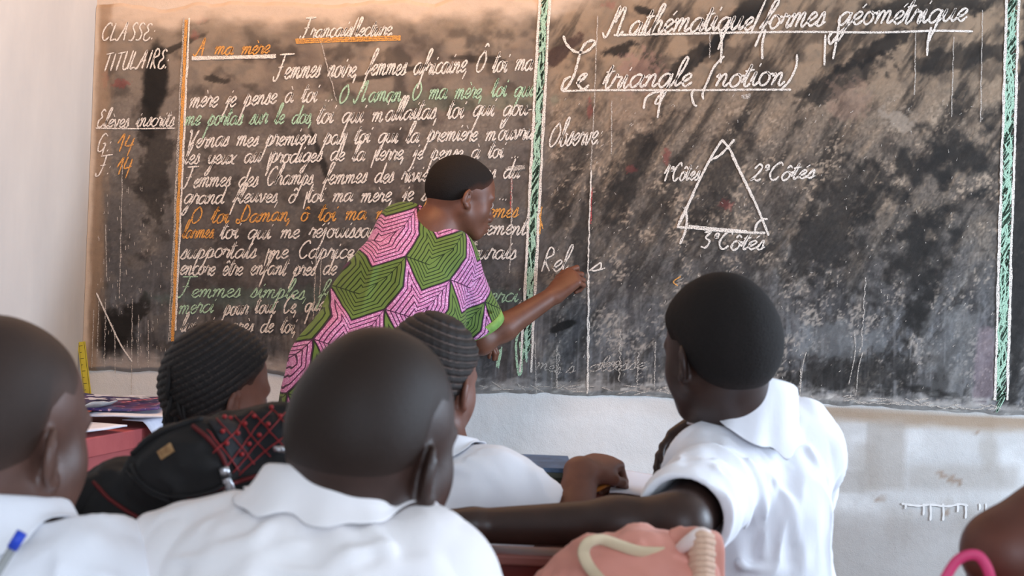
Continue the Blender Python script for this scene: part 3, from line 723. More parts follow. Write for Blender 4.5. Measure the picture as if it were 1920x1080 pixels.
# ------------------------------------------------------------------ smooth implicit modelling: one continuous skin per figure
def rotm(yaw=0, pitch=0, roll=0):
    """degrees; yaw>0 turns the face towards -x (its left), pitch>0 looks up, roll>0 tips the crown to +x.  columns = local x(right) y(forward) z(up)"""
    y, p, r = map(math.radians, (yaw, pitch, roll))
    Rz = np.array([[math.cos(y), -math.sin(y), 0], [math.sin(y), math.cos(y), 0], [0, 0, 1]])
    Rx = np.array([[1, 0, 0], [0, math.cos(p), -math.sin(p)], [0, math.sin(p), math.cos(p)]])
    Ry = np.array([[math.cos(r), 0, math.sin(r)], [0, 1, 0], [-math.sin(r), 0, math.cos(r)]])
    return Ry @ Rz @ Rx
class Sdf:
    def __init__(s): s.ops = []; s.post = []
    def cone(s, a, b, r1, r2, k=.02, flat=None, op='u'):
        """tapered capsule; flat=(axis, factor) makes it thinner along an axis"""
        a = V(*a); b = V(*b)
        fx = (unit(V(*flat[0])), flat[1]) if flat else None
        s.ops.append(('c', op, k, (a, b, r1, r2, fx), (a + b) / 2, np.linalg.norm(b - a) / 2 + max(r1, r2))); return s
    def ell(s, c, r, R=None, k=.02, op='u'):
        s.ops.append(('e', op, k, (V(*c), V(*r), np.eye(3) if R is None else R), V(*c), max(r))); return s
    def fn(s, f, c, rad, op='s', k=.004):
        s.ops.append(('f', op, k, f, V(*c), rad)); return s
    def chain(s, pts, rads, k=.02, flat=None, op='u'):
        for i in range(len(pts) - 1): s.cone(pts[i], pts[i + 1], rads[i], rads[i + 1], k, flat, op)
        return s
    def ev(s, p):
        d = np.full(len(p), .5, np.float64)
        for ty, op, k, a, c, rad in s.ops:
            dist = np.sqrt(((p - c) ** 2).sum(1))
            if op == 'a': m = np.nonzero((dist < rad) & (np.abs(d) < .035))[0]
            else: m = np.nonzero(dist < rad + k + .05)[0]
            if op == 'u':
                far = dist - rad
                d = np.minimum(d, np.where(far > .05, far, d)) if len(m) < len(p) else d
            if not len(m): continue
            q = p[m]
            if ty == 'c':
                A, B, r1, r2, fx = a
                e = q - A; scale = 1.
                if fx is not None:
                    n, fct = fx
                    e = e + (e @ n)[:, None] * n * (1 / fct - 1); scale = fct
                ba = B - A
                if fx is not None: ba = ba + (ba @ n) * n * (1 / fct - 1)
                h = np.clip((e @ ba) / max(ba @ ba, 1e-12), 0, 1)
                v = np.sqrt(((e - h[:, None] * ba) ** 2).sum(1)) - (r1 + (r2 - r1) * h)
                if fx is not None: v = np.where(v > 0, v * scale, v * scale)
            elif ty == 'e':
                C_, r, R = a
                e = (q - C_) @ R
                k0 = np.sqrt(((e / r) ** 2).sum(1)); k1 = np.sqrt(((e / (r * r)) ** 2).sum(1)) + 1e-9
                v = k0 * (k0 - 1) / k1
            else: v = a(q)
            dm = d[m]
            if op == 'u':
                h = np.maximum(k - np.abs(dm - v), 0) / k
                d[m] = np.minimum(dm, v) - h * h * k * .25
            elif op == 's':
                v = -v; h = np.maximum(k - np.abs(dm - v), 0) / k
                d[m] = np.maximum(dm, v) + h * h * k * .25
            elif op == 'a': d[m] = dm + v      # additive displacement
            elif op == 'i':
                dd = np.full(len(p), .05); dd[m] = v; d = np.maximum(d, dd)
        return d
    def bounds(s):
        lo = np.full(3, 1e9); hi = -lo
        for ty, op, k, a, c, rad in s.ops:
            if op == 'u': lo = np.minimum(lo, c - rad - .02); hi = np.maximum(hi, c + rad + .02)
        return lo, hi
def polygonise(S, h, clip=None):
    """surface nets over the blocks that the surface crosses"""
    lo, hi = S.bounds()
    if clip is not None: lo = np.maximum(lo, clip[0]); hi = np.minimum(hi, clip[1])
    NB = 8; H = h * NB
    nb = np.ceil((hi - lo) / H).astype(int) + 1
    bi = np.stack(np.meshgrid(*[np.arange(n) for n in nb], indexing='ij'), -1).reshape(-1, 3)
    cen = lo + (bi + .5) * H
    d = S.ev(cen)
    bi = bi[np.abs(d) < H * 1.25]
    loc = np.stack(np.meshgrid(*[np.arange(NB + 1)] * 3, indexing='ij'), -1).reshape(-1, 3)
    NX = nb * NB + 2
    vs = []; ids = []; sgn = []
    for c0 in range(0, len(bi), 400):
        b = bi[c0:c0 + 400]
        g = (b[:, None, :] * NB + loc[None]).reshape(-1, 3)
        val = S.ev(lo + g * h).reshape(len(b), NB + 1, NB + 1, NB + 1)
        corners = np.stack([val[:, i:NB + i, j:NB + j, k:NB + k] for i in (0, 1) for j in (0, 1) for k in (0, 1)], -1)
        neg = corners < 0
        act = neg.any(-1) & ~neg.all(-1)
        w = np.nonzero(act)
        cv = corners[w]; base = b[w[0]] * NB + np.stack(w[1:], -1)
        off = np.array([(i, j, k) for i in (0, 1) for j in (0, 1) for k in (0, 1)], float)
        acc = np.zeros((len(cv), 3)); cnt = np.zeros(len(cv))
        for (p, q) in ((0, 1), (2, 3), (4, 5), (6, 7), (0, 2), (1, 3), (4, 6), (5, 7), (0, 4), (1, 5), (2, 6), (3, 7)):
            x, y = cv[:, p], cv[:, q]; m = (x < 0) != (y < 0)
            t = np.where(m, x / np.where(x - y == 0, 1, x - y), 0)
            acc += np.where(m[:, None], off[p] + (off[q] - off[p]) * t[:, None], 0); cnt += m
        vs.append(lo + (base + acc / cnt[:, None]) * h)
        ids.append(base); sgn.append(cv[:, [0, 4, 2, 1]] < 0)
    vs = np.vstack(vs); ids = np.vstack(ids); sgn = np.vstack(sgn)
    key = ids[:, 0] + NX[0] * (ids[:, 1] + NX[1] * ids[:, 2].astype(np.int64))
    order = np.argsort(key); sk = key[order]
    def find(c):
        kk = c[:, 0] + NX[0] * (c[:, 1] + NX[1] * c[:, 2].astype(np.int64))
        pos = np.clip(np.searchsorted(sk, kk), 0, len(sk) - 1)
        ok = sk[pos] == kk
        return order[pos], ok
    faces = []
    for ax in range(3):
        a1, a2 = (ax + 1) % 3, (ax + 2) % 3
        m = sgn[:, 0] != sgn[:, 1 + ax]
        c = ids[m]; e1 = np.zeros(3, int); e1[a1] = 1; e2 = np.zeros(3, int); e2[a2] = 1
        q0 = np.nonzero(m)[0]; q1, o1 = find(c - e1); q2, o2 = find(c - e1 - e2); q3, o3 = find(c - e2)
        ok = o1 & o2 & o3
        fl = sgn[m][:, 0]
        f = np.stack([q0, q1, q2, q3], 1)
        f = np.where(fl[:, None], f[:, [0, 1, 2, 3]], f[:, [3, 2, 1, 0]])[ok]
        faces.append(f)
    return vs, np.vstack(faces)
def np_mesh(name, v, f, mat, parent=None):
    me = bpy.data.meshes.new(name)
    me.vertices.add(len(v)); me.vertices.foreach_set('co', v.astype(np.float32).ravel())
    me.loops.add(f.size); me.loops.foreach_set('vertex_index', f.ravel().astype(np.int32))
    me.polygons.add(len(f)); me.polygons.foreach_set('loop_start', np.arange(0, f.size, 4, dtype=np.int32))
    me.update(); me.validate(); me.shade_smooth()
    return link(name, me, mat, parent)
def sdf_obj(name, S, h, mat, parent=None, clip=None, relax=1, keep=None):
    v, f = polygonise(S, h, clip)
    # project to the surface
    for _ in range(relax):
        e = h * .35
        d = S.ev(v)
        g = np.stack([S.ev(v + V(e, 0, 0)) - d, S.ev(v + V(0, e, 0)) - d, S.ev(v + V(0, 0, e)) - d], 1) / e
        n2 = (g * g).sum(1)[:, None] + 1e-6
        v = v - np.clip(d[:, None] * g / n2, -h * .6, h * .6)
    if keep is not None:
        km = keep(v)
        f = f[km[f].all(1)]
        used = np.unique(f); mp = np.zeros(len(v), int); mp[used] = np.arange(len(used)); v = v[used]; f = mp[f]
    return np_mesh(name, v, f, mat, parent)

# ------------------------------------------------------------------ head, ears, hands
class Head:
    def __init__(h, c, R, s=1.0, wide=1.0, child=True, lng=1.0):
        h.c = V(*c); h.R = R; h.s = s; h.wide = wide; h.child = child; h.lng = lng
    def w(h, x, y, z): return h.c + h.R @ (V(x * h.wide, y * h.lng, z) * h.s)
    def r(h, *a): return [k * h.s for k in a]
    def skull(h, S, grow=0.0, k=.03):
        g = grow
        S.ell(h.w(0, -.012, .036), h.r(.0765 * h.wide + g, (.097 * h.lng) + g, .086 + g), h.R, k)
        S.ell(h.w(0, .034, .030), h.r(.060 * h.wide + g, .055 * h.lng + g, .064 + g), h.R, k)
        S.ell(h.w(0, -.052, .012), h.r(.062 * h.wide + g, .05 * h.lng + g, .058 + g), h.R, k)
    def build(h, S, ears=True, full=True, es=.84):
        s = h.s; R = h.R; W = h.w
        h.skull(S)
        j = .92 if h.child else 1.0
        S.ell(W(0, .030, -.045), h.r(.055, .055, .052 * j), R, .03)
        S.ell(W(0, .066, -.080 * j), h.r(.024, .022, .022), R, .03)
        for q in (-1, 1):
            S.cone(W(q * .055, -.002, -.04), W(q * .022, .068, -.088 * j), .016 * s, .013 * s, .03 * s)
            S.ell(W(q * .036, .052, -.022), h.r(.028, .028, .032), R, .03)
            S.ell(W(q * .028, .076, .024), h.r(.026, .013, .009), R, .015)
        S.ell(W(0, .079, -.062 * j), h.r(.030, .020, .026), R, .02)
        for q in (-1, 1):
            S.ell(W(q * .031, .100, .003), h.r(.017, .016, .011), R, .014, 's')
            S.ell(W(q * .031, .0775, .003), h.r(.0150, .0135, .0125), R, .004)
            S.ell(W(q * .0125, .0955, -.036), h.r(.010, .011, .008), R, .008)
        S.cone(W(0, .086, .012), W(0, .104, -.030), .0085 * s, .0115 * s, .014 * s)
        S.ell(W(0, .1015, -.058 * j), h.r(.023, .009, .0068), R, .006)
        S.ell(W(0, .0985, -.071 * j), h.r(.019, .0095, .0075), R, .006)
        S.ell(W(0, .112, -.0645 * j), h.r(.026, .010, .0016), R, .003, 's')
        if ears:
            for q in (-1, 1): h.ear(S, q, es)
    def ear(h, S, q, size=1.0):
        s = h.s; W = h.w; z = size
        # outer rim plate standing off the head, hollowed on its front side
        a = math.radians(28) * q
        Re = h.R @ np.array([[math.cos(a), -math.sin(a), 0], [math.sin(a), math.cos(a), 0], [0, 0, 1.]]) @ rotm(0, -8, 0)
        c = W(q * .084, -.012, -.004)
        S.ell(c, h.r(.0062, .0185 * z, .0315 * z), Re, .006)
        S.cone(W(q * .0755, .000, -.032 * z), W(q * .082, -.004, -.034 * z), .0075 * s, .0065 * s, .01 * s)
        lat = Re @ V(1, 0, 0) * q
        S.ell(c + lat * .0052 * s + Re @ V(0, .003, .003) * s, h.r(.0058, .0115 * z, .0205 * z), Re, .003, 's')
        S.cone(c + Re @ V(q * .002, .012, -.004) * s, c + Re @ V(q * .003, .006, -.014) * s, .0038 * s, .003 * s, .003 * s)
        S.cone(c + Re @ V(q * .003, -.007, .012) * s, c + Re @ V(q * .003, -.005, -.010) * s, .0030 * s, .0028 * s, .003 * s)
def eyes(h, parent, lidded=True):
    for q in (-1, 1):
        bm = bmesh.new()
        bmesh.ops.create_uvsphere(bm, u_segments=20, v_segments=12, radius=.0122 * h.s)
        ey = bm_obj('eye', bm, EYEW, parent, True); ey.location = Vector(h.w(q * .031, .0805, .003))
        bm = bmesh.new()
        bmesh.ops.create_uvsphere(bm, u_segments=16, v_segments=8, radius=.0056 * h.s)
        ir = bm_obj('iris', bm, EYEB, ey, True); d = h.R @ V(0, 1, -.15)
        ir.location = Vector(h.R @ V(0, .0078, -.0008) * h.s)
def hand(S, wr, f, n, side, sz=1.0, curl=(30, 40, 30), thumb=(40, 20), spread=.08, k=.008, cur2=None):
    """wr wrist, f towards the knuckles, n the way the palm faces, side = +1/-1 where the thumb is (cross(f,n)*side)"""
    f = unit(V(*f)); n = V(*n); n = unit(n - f * f.dot(n)); t = np.cross(f, n) * side
    wr = V(*wr)
    kn = [wr + (f * ky + t * kt) * sz for ky, kt in ((.088, .031), (.091, .010), (.087, -.010), (.080, -.029))]
    for i, q in enumerate(kn):
        S.cone(wr + t * (.018 - .012 * i) * sz, q, .0135 * sz, .0105 * sz, .02 * sz)
    S.ell(wr + f * .05 * sz, (.033 * sz, .048 * sz, .014 * sz), np.stack([t, f, n], 1), .015 * sz)
    L = ((.042, .025, .020), (.046, .029, .021), (.042, .027, .020), (.034, .020, .018))
    tips = []
    for i in range(4):
        a = 0; p = kn[i]; r = (.0098, .0088, .0080, .0066)
        if i == 3: r = tuple(x * .86 for x in r)
        fd = unit(f + t * spread * (1.5 - i))
        cu = curl if cur2 is None else cur2[i]
        for j in range(3):
            a += math.radians(cu[j])
            d = fd * math.cos(a) + n * math.sin(a)
            q = p + d * L[i][j] * sz
            S.cone(p, q, r[j] * sz, r[j + 1] * sz, .004 * sz)
            p = q
        tips.append(p)
    a0, a1 = map(math.radians, thumb)
    b = wr + (f * .022 + t * .026 + n * .004) * sz
    d = f * math.cos(a0) + t * math.sin(a0)
    p1 = b + unit(d + n * .35) * .038 * sz; d2 = unit(f * math.cos(a1) + t * math.sin(a1) + n * .45)
    p2 = p1 + d2 * .031 * sz; p3 = p2 + unit(d2 + n * .3 - t * .2) * .024 * sz
    S.cone(b, p1, .0155 * sz, .0115 * sz, .014 * sz); S.cone(p1, p2, .0108 * sz, .0095 * sz, .005 * sz); S.cone(p2, p3, .0095 * sz, .0075 * sz, .004 * sz)
    return tips, kn, p3

# ------------------------------------------------------------------ skin, hair, cloth materials
def skin(name, c1, c2, rough=.46):
    m = M(name, c1, rough, .42)
    n = m.noise(22, 5, .6)
    m.base(m.mix(m.ramp(n, [(.35, (0, 0, 0)), (.68, (1, 1, 1))]), c1, c2))
    m.bump(m.math('ADD', m.noise(420, 3, .6), m.math('MULTIPLY', m.noise(60, 3), .5)), .0006, .35)
    return m.m
SK_T = skin('skin_teacher', rgb(98, 60, 44)[:3], rgb(112, 70, 52)[:3], .48)
SK_A = skin('skin_deep_brown', rgb(92, 66, 57)[:3], rgb(106, 76, 66)[:3], .38)
SK_B = skin('skin_dark_brown', rgb(48, 31, 25)[:3], rgb(58, 38, 31)[:3], .44)
SK_C = skin('skin_warm_brown', rgb(104, 64, 50)[:3], rgb(118, 74, 58)[:3], .5)
EYEW = mottled('eye_white', rgb(206, 196, 186)[:3], rgb(196, 180, 170)[:3], 100, .25)
EYEB = M('eye_dark', rgb(30, 18, 14)[:3], .2, .5).m
def hairm(name, c1, c2, scale=300, b=.0018, rough=.8):
    m = M(name, c1, rough, .25)
    n = m.noise(scale, 4, .7)
    m.base(m.mix(m.ramp(n, [(.35, (0, 0, 0)), (.7, (1, 1, 1))]), c1, c2))
    m.bump(m.math('ADD', n, m.noise(scale * .25, 3, .6)), b, .8)
    return m.m
def tinted(name, rough, scale, b):
    m = M(name, (.05, .04, .03), rough, .22)
    at = m.n('ShaderNodeAttribute', attribute_name='surface_tint')
    n = m.noise(scale, 4, .7)
    m.base(m.mix(.55, at.outputs['Color'], m.ramp(n, [(.3, (.45,) * 3), (.7, (1.25,) * 3)]), 'MULTIPLY'))
    m.bump(m.math('ADD', n, m.noise(scale * .25, 3, .6)), b, .7)
    return m.m
HR = tinted('cropped_hair', .82, 380, .0018)
HR_S = tinted('shaved_hair', .5, 700, .0005)
HR_B = tinted('braided_hair', .62, 500, .001)
HCOL = {'crop': (30, 25, 23), 'shave': (42, 30, 24), 'shave2': (56, 42, 36), 'braid': (30, 25, 24), 'corn': (44, 38, 36)}
def cloth(name, c1, c2, rough=.85, weave=900):
    m = M(name, c1, rough, .2)
    m.base(m.mix(m.ramp(m.noise(5, 4, .6), [(.35, (0, 0, 0)), (.65, (1, 1, 1))]), c1, c2))
    m.bump(m.math('ADD', m.math('MULTIPLY', m.noise(weave, 2), .12), m.noise(16, 4, .6, m.co((1, 1, .45)))), .006, .35)
    m.b.inputs['Sheen Weight'].default_value = .15
    return m.m
SHIRT = cloth('white_cotton', rgb(243, 243, 248)[:3], rgb(236, 236, 242)[:3])
SHIRT2 = cloth('white_cotton_cream', rgb(242, 238, 238)[:3], rgb(236, 230, 230)[:3])
TROUS = cloth('navy_cloth', rgb(36, 40, 62)[:3], rgb(44, 48, 70)[:3])
SHOE = mottled('dusty_leather', rgb(46, 38, 34)[:3], rgb(86, 74, 64)[:3], 30, .6)

def hair_cap(h, parent, mat, grow, hairline, hres=.003, name='hair', rows=None, col='crop', skin_c=(60, 40, 34), soft=.016):
    """hair as a closed shell a few millimetres over the skull, thinning out along the hairline"""
    S = Sdf(); h.skull(S, grow / h.s, .03 * 1.0)
    if rows: rows[0](S)
    c = h.c; R = h.R; s = h.s
    def cut(q):
        e = ((q - c) @ R) / s
        x, y, z = e[:, 0], e[:, 1] / h.lng, e[:, 2]
        return hairline(x, y, z) * s
    S.fn(lambda q: (grow + .0022) * (1 - sstep(.0, soft, -cut(q))), c, .2, 'a')
    S.fn(lambda q: cut(q) - .002, c, .2, 'i')
    o = sdf_obj(name, S, hres, mat, parent)
    v = np.empty(len(o.data.vertices) * 3); o.data.vertices.foreach_get('co', v); v = v.reshape(-1, 3)
    t = sstep(-.002, soft * 1.5, -cut(v))[:, None]
    hc = np.tile(s2l(HCOL[col]), (len(v), 1))
    if rows:
        rr = rows[1](v)[:, None]; sc = s2l(rows[2]); hc = hc * (1 - rr) + sc * rr
    vcol_attr(o.data, s2l(skin_c) * (1 - t) + hc * t)
    return o
def flat_tint(o, col):
    vcol_attr(o.data, np.tile(s2l(HCOL[col]), (len(o.data.vertices), 1)))
def std_hairline(x, y, z):
    # >0 outside.  forehead line at the front, above the ear at the side, nape at the back
    zl = np.interp(y, [-.12, -.06, -.03, -.008, .012, .03, .05, .075, .1], [-.060, -.058, -.046, .012, .026, .022, .040, .074, .09])
    return (zl - z) * .8
# ------------------------------------------------------------------ figures
def ridge_fn(lines):
    """gaussian ridges along 3-D polylines: cloth folds"""
    segs = []
    for pts, wd, amp in lines:
        c = catmull([V(*p) for p in pts], n=5)
        segs.append((c, wd, amp))
    def f(q):
        d = np.zeros(len(q))
        for c, wd, amp in segs:
            cc = c.mean(0); rr = np.sqrt(((c - cc) ** 2).sum(1)).max() + 3 * wd
            m = np.nonzero(((q - cc) ** 2).sum(1) < rr * rr)[0]
            if not len(m): continue
            qq = q[m]; best = np.full(len(qq), 1e9)
            for a, b in zip(c[:-1], c[1:]):
                ba = b - a; h = np.clip(((qq - a) @ ba) / (ba @ ba + 1e-12), 0, 1)
                best = np.minimum(best, ((qq - a - h[:, None] * ba) ** 2).sum(1))
            d[m] -= amp * np.exp(-best / (wd * wd))
        return d
    return f
def collar(parent, mat, c, axis, fwd, rx, ry, stand=.028, fall=.036, gap=35, flare=.018, tip=.02, name='collar', T=None):
    axis = unit(V(*axis)); fwd = V(*fwd); fwd = unit(fwd - axis * fwd.dot(axis)); lat = np.cross(fwd, axis); c = V(*c) + axis * .010
    n = 56; vs = []; prof = 8
    for i in range(n):
        a = math.radians(gap / 2 + (360 - gap) * i / (n - 1))
        d = lat * math.sin(a) + fwd * math.cos(a)
        rr = lambda g: lat * math.sin(a) * (rx + g) + fwd * math.cos(a) * (ry + g)
        e = max(0, math.cos(a)) ** 2
        wob = .0025 * math.sin(5 * a + 1) + .0015 * math.sin(11 * a)
        fl = fall + tip * e; st = stand * (1 - .35 * e)
        for g, z in ((.000, -.012), (.000, 0), (.001, st * .6), (.002, st * .93), (.006, st + .003), (.011, st * .9), (flare * .75 + wob, st - fl * .5), (flare + .006 + wob * 2, st - fl)):
            vs.append(c + rr(g) + axis * z)
    vs = np.array(vs)
    if T is not None:
        kk = np.arange(len(vs)) % prof
        for _ in range(14):
            d = T.ev(vs)
            mv = np.where((kk >= 4) & (d < .0032), .0032 - d + .0004, 0)
            mv = np.where((kk >= 6) & (d > .007), -(d - .007) * .25, mv)
            vs = vs + axis * (mv * .8)[:, None]
    fs = [(i * prof + k, (i + 1) * prof + k, (i + 1) * prof + k + 1, i * prof + k + 1) for i in range(n - 1) for k in range(prof - 1)]
    o = mesh_np(name, vs, fs, mat, parent, True)
    md = o.modifiers.new('s', 'SOLIDIFY'); md.thickness = .0022; md.offset = 0
    md = o.modifiers.new('b', 'SUBSURF'); md.levels = 1; md.render_levels = 1
    return o
def noise_disp(amp, fr, seed, c, rad, S, aniso=(1, 1, .45), sharp=True):
    def f(q):
        n = fbm(q * np.array(aniso) * fr, seed, 3)
        if sharp: n = 1 - np.abs(2 * n - 1) * 2.2
        return -amp * np.clip(n - .05, 0, 1)
    S.fn(f, c, rad, 'a')
def person(label, head, N, SL, SR, pel, fwd, arms, loc, shirt=SHIRT, sk=SK_B, chest=(.098, .10), depth=.66, sh_r=.046, neck=.041,
           res=.0035, sres=.0045, sleeve=.60, sl_r=(.056, .066), folds=(), coll=None, legs=True, gap=.012, nz=(.008, 12), top='shirt', hoist=0., hem=None, body_k=.03):
    root = thing('person', label, 'person', loc)
    fwd = unit(V(*fwd)); N, SL, SR, pel = V(*N), V(*SL), V(*SR), V(*pel)
    mid = (SL + SR) / 2
    B = Sdf(); head.build(B)
    s = head.s
    B.cone(head.w(0, -.024, -.02), N, neck * 1.0, neck * 1.08, .03)
    B.cone(head.w(0, .0, -.05), N + fwd * .01, neck * .85, neck * .9, .03)
    ch = mid + unit(pel - mid) * .075
    B.cone(ch, pel, chest[0], chest[1], .05, (fwd, depth))
    for Sx, arm in ((SL, arms[0]), (SR, arms[1])):
        B.cone(N + (ch - N) * .25, Sx, neck * .6, sh_r * .8, body_k); B.cone(N + (ch - N) * .45, Sx, .045, sh_r * .8, .04, (fwd, .7))
        B.cone(N, ch, neck * .95, neck * .95, .03)
        E, W, ra = V(*arm['e']), V(*arm['w']), arm.get('r', (.040, .034, .035, .023))
        B.cone(Sx, E, ra[0], ra[1], .02)
        m = E + (W - E) * .3
        B.cone(E, m, ra[1] * .93, ra[2], .015); B.cone(m, W, ra[2], ra[3], .02)
        if 'f' in arm:
            arm['tips'] = hand(B, W, arm['f'], arm['n'], arm['side'], arm.get('sz', .82), arm.get('curl', (30, 40, 30)), arm.get('thumb', (40, 20)), cur2=arm.get('cur2'))
    body = sdf_obj('body', B, res, sk, root)
    body.name = 'body'
    # ---- shirt
    T = Sdf()
    g = gap
    T.cone(ch, pel + unit(pel - mid) * hoist, chest[0] + g, chest[1] + g * 1.5, .05, (fwd, depth + .04))
    for Sx, arm in ((SL, arms[0]), (SR, arms[1])):
        T.cone(N + (ch - N) * .30, Sx, neck * .78, sh_r + g * .8, .035)
        E = V(*arm['e']); q = Sx + (E - Sx) * arm.get('slen', sleeve)
        r1, r2 = arm.get('slr', sl_r)
        T.cone(Sx, q, r1, r2, .03)
        T.cone(ch - unit(pel - mid) * .02, Sx, .06, sh_r, .05, (fwd, .8))
    if hem: hem(T)
    if nz[0]: noise_disp(nz[0], nz[1], 3, mid, .8, T)
    if folds: T.fn(ridge_fn(folds), mid, .8, 'a')
    for Sx, arm in ((SL, arms[0]), (SR, arms[1])):
        E = V(*arm['e']); L = np.linalg.norm(E - Sx); u = (E - Sx) / L; t = arm.get('slen', sleeve); r1, r2 = arm.get('slr', sl_r)
        # hollow the sleeve and cut it square
        T.cone(Sx + u * L * (t - .22), Sx + u * L * (t + .9), r2 - .008, r2 + .02, .003, op='s')
        def cutf(p, Sx=Sx, u=u, L=L, t=t, r2=r2):
            ax = (p - Sx) @ u; rad = np.sqrt(np.maximum(((p - Sx) ** 2).sum(1) - ax * ax, 0))
            return np.maximum(L * t - ax, rad - r2 * 1.6)
        T.fn(cutf, Sx + u * L * (t + .3), L * .3 + r2 * 1.6 + .02, 's', .003)
    # neck hole
    T.cone(N, N + (head.c - N) * .9, neck + .006, neck + .012, .004, op='s')
    so = sdf_obj(top, T, sres, shirt, root)
    if coll: collar(root, shirt, T=T, **coll)
    if legs:
        lat = unit(np.cross(fwd, V(0, 0, 1)))
        Lg = Sdf()
        Lg.cone(pel + lat * .05, pel - lat * .05, .085, .085, .04)
        kn = legs if isinstance(legs, dict) else {}
        for q in (-1, 1):
            K = kn.get('k', {}).get(q); A = kn.get('a', {}).get(q)
            if K is None:
                K = pel + fwd * .36 + lat * q * .09; K[2] = .47; A = K - fwd * .04; A[2] = .075
            K, A = V(*K), V(*A)
            Lg.cone(pel + lat * q * .055, K, .078, .058, .04); Lg.cone(K, A, .055, .046, .03)
            Sh = Sdf()
            hx = A + V(0, 0, -.035)
            Sh.cone(hx - fwd * .03, hx + fwd * .10, .034, .032, .02, (V(0, 0, 1), .95)); Sh.cone(A + V(0, 0, .02), hx, .042, .036, .02)
            def fl(p): return .006 - p[:, 2]
            Sh.fn(fl, hx, .3, 'i')
            sdf_obj('shoe', Sh, .008, SHOE, root)
        sdf_obj('trousers', Lg, .009, TROUS, root)
    eyes(head, root)
    root.location = loc; rebase(root)
    return root, body, so
DESK_Z = .78
def crop_hairline(x, y, z):
    zl = np.interp(y, [-.12, -.06, -.035, -.012, .012, .03, .05, .075, .1], [-.078, -.074, -.058, -.002, .020, .022, .040, .074, .09])
    return (zl - z) * .8
# ---- boy in the centre foreground
hd = Head(P(698, 846, 1.17), rotm(-28, 2, 8), .93, .88, lng=.90)
fb, _, _ = person('boy with shaved head seen from behind in the centre foreground, white shirt collar standing up', hd,
    P(640, 985, 1.16), P(385, 1082, 1.17), P(795, 1105, 1.13), V(-.15, 1.02, .50), (.12, 1, 0),
    [dict(e=P(330, 1330, 1.28), w=P(480, 1170, 1.50) * 1, f=(.5, 1, -.05), n=(0, 0, -1), side=1, curl=(14, 20, 14)),
     dict(e=P(880, 1340, 1.26), w=P(700, 1160, 1.50), f=(-.4, 1, -.05), n=(0, 0, -1), side=-1, curl=(14, 20, 14))],
    (-.15, 1.05, 0), SHIRT2, SK_B, nz=(.012, 10), chest=(.125, .115), sh_r=.045, neck=.044, res=.0032, sres=.004,
    coll=dict(c=P(622, 985, 1.16), axis=(.10, .22, 1), fwd=(.15, 1, -.1), rx=.060, ry=.062, stand=.034, fall=.05, flare=.024, gap=60),
    folds=[([P(420, 1000, 1.10), P(400, 1050, 1.09), P(370, 1110, 1.10)], .008, .006), ([P(560, 1010, 1.06), P(480, 1060, 1.06), P(440, 1140, 1.06)], .010, .005),
           ([P(740, 1010, 1.06), P(650, 1040, 1.05), P(600, 1100, 1.05)], .009, .006), ([P(800, 1060, 1.07), P(700, 1075, 1.05), P(640, 1110, 1.05)], .008, .005),
           ([P(330, 1060, 1.11), P(350, 1100, 1.10)], .007, .005),
           ([P(300, 1045, 1.10), P(420, 1052, 1.07), P(560, 1072, 1.05), P(700, 1085, 1.05)], .005, .004), ([P(500, 990, 1.08), P(470, 1020, 1.07), P(400, 1040, 1.08)], .007, .006),
           ([P(700, 1000, 1.08), P(730, 1040, 1.06), P(720, 1090, 1.06)], .008, .006)])
hair_cap(hd, fb, HR_S, .0014, std_hairline, col='shave', skin_c=(48, 32, 26), soft=.05); rebase(fb)
# ---- boy at the left edge
hd = Head(P(-9, 830, 1.17), rotm(-20, -2, 2), .95, .90, lng=.92)
lb, _, _ = person('boy with shaved head at the left edge of the photo, ear in view, white shirt', hd,
    P(-32, 1000, 1.17), P(-250, 1105, 1.22), P(180, 1132, 1.14), V(-.48, 1.02, .50), (.1, 1, 0),
    [dict(e=P(-330, 1330, 1.32), w=P(-180, 1180, 1.52), f=(.4, 1, -.05), n=(0, 0, -1), side=1, curl=(14, 20, 14)),
     dict(e=P(270, 1340, 1.28), w=P(110, 1170, 1.52), f=(-.3, 1, -.05), n=(0, 0, -1), side=-1, curl=(14, 20, 14))],
    (-.48, 1.05, 0), SHIRT, SK_A, chest=(.125, .115), sh_r=.045, neck=.041, nz=(.011, 10), res=.0032, sres=.0045,
    coll=dict(c=P(-30, 1004, 1.165), axis=(.02, .18, 1), fwd=(.1, 1, -.1), rx=.062, ry=.062, stand=.026, fall=.045, flare=.026, gap=60),
    folds=[([P(60, 1040, 1.07), P(140, 1060, 1.07), P(220, 1080, 1.08)], .009, .004), ([P(20, 1080, 1.06), P(120, 1070, 1.06)], .01, .004)])
hair_cap(hd, lb, HR_S, .0010, std_hairline, col='shave2', skin_c=(96, 70, 60), soft=.035); rebase(lb)

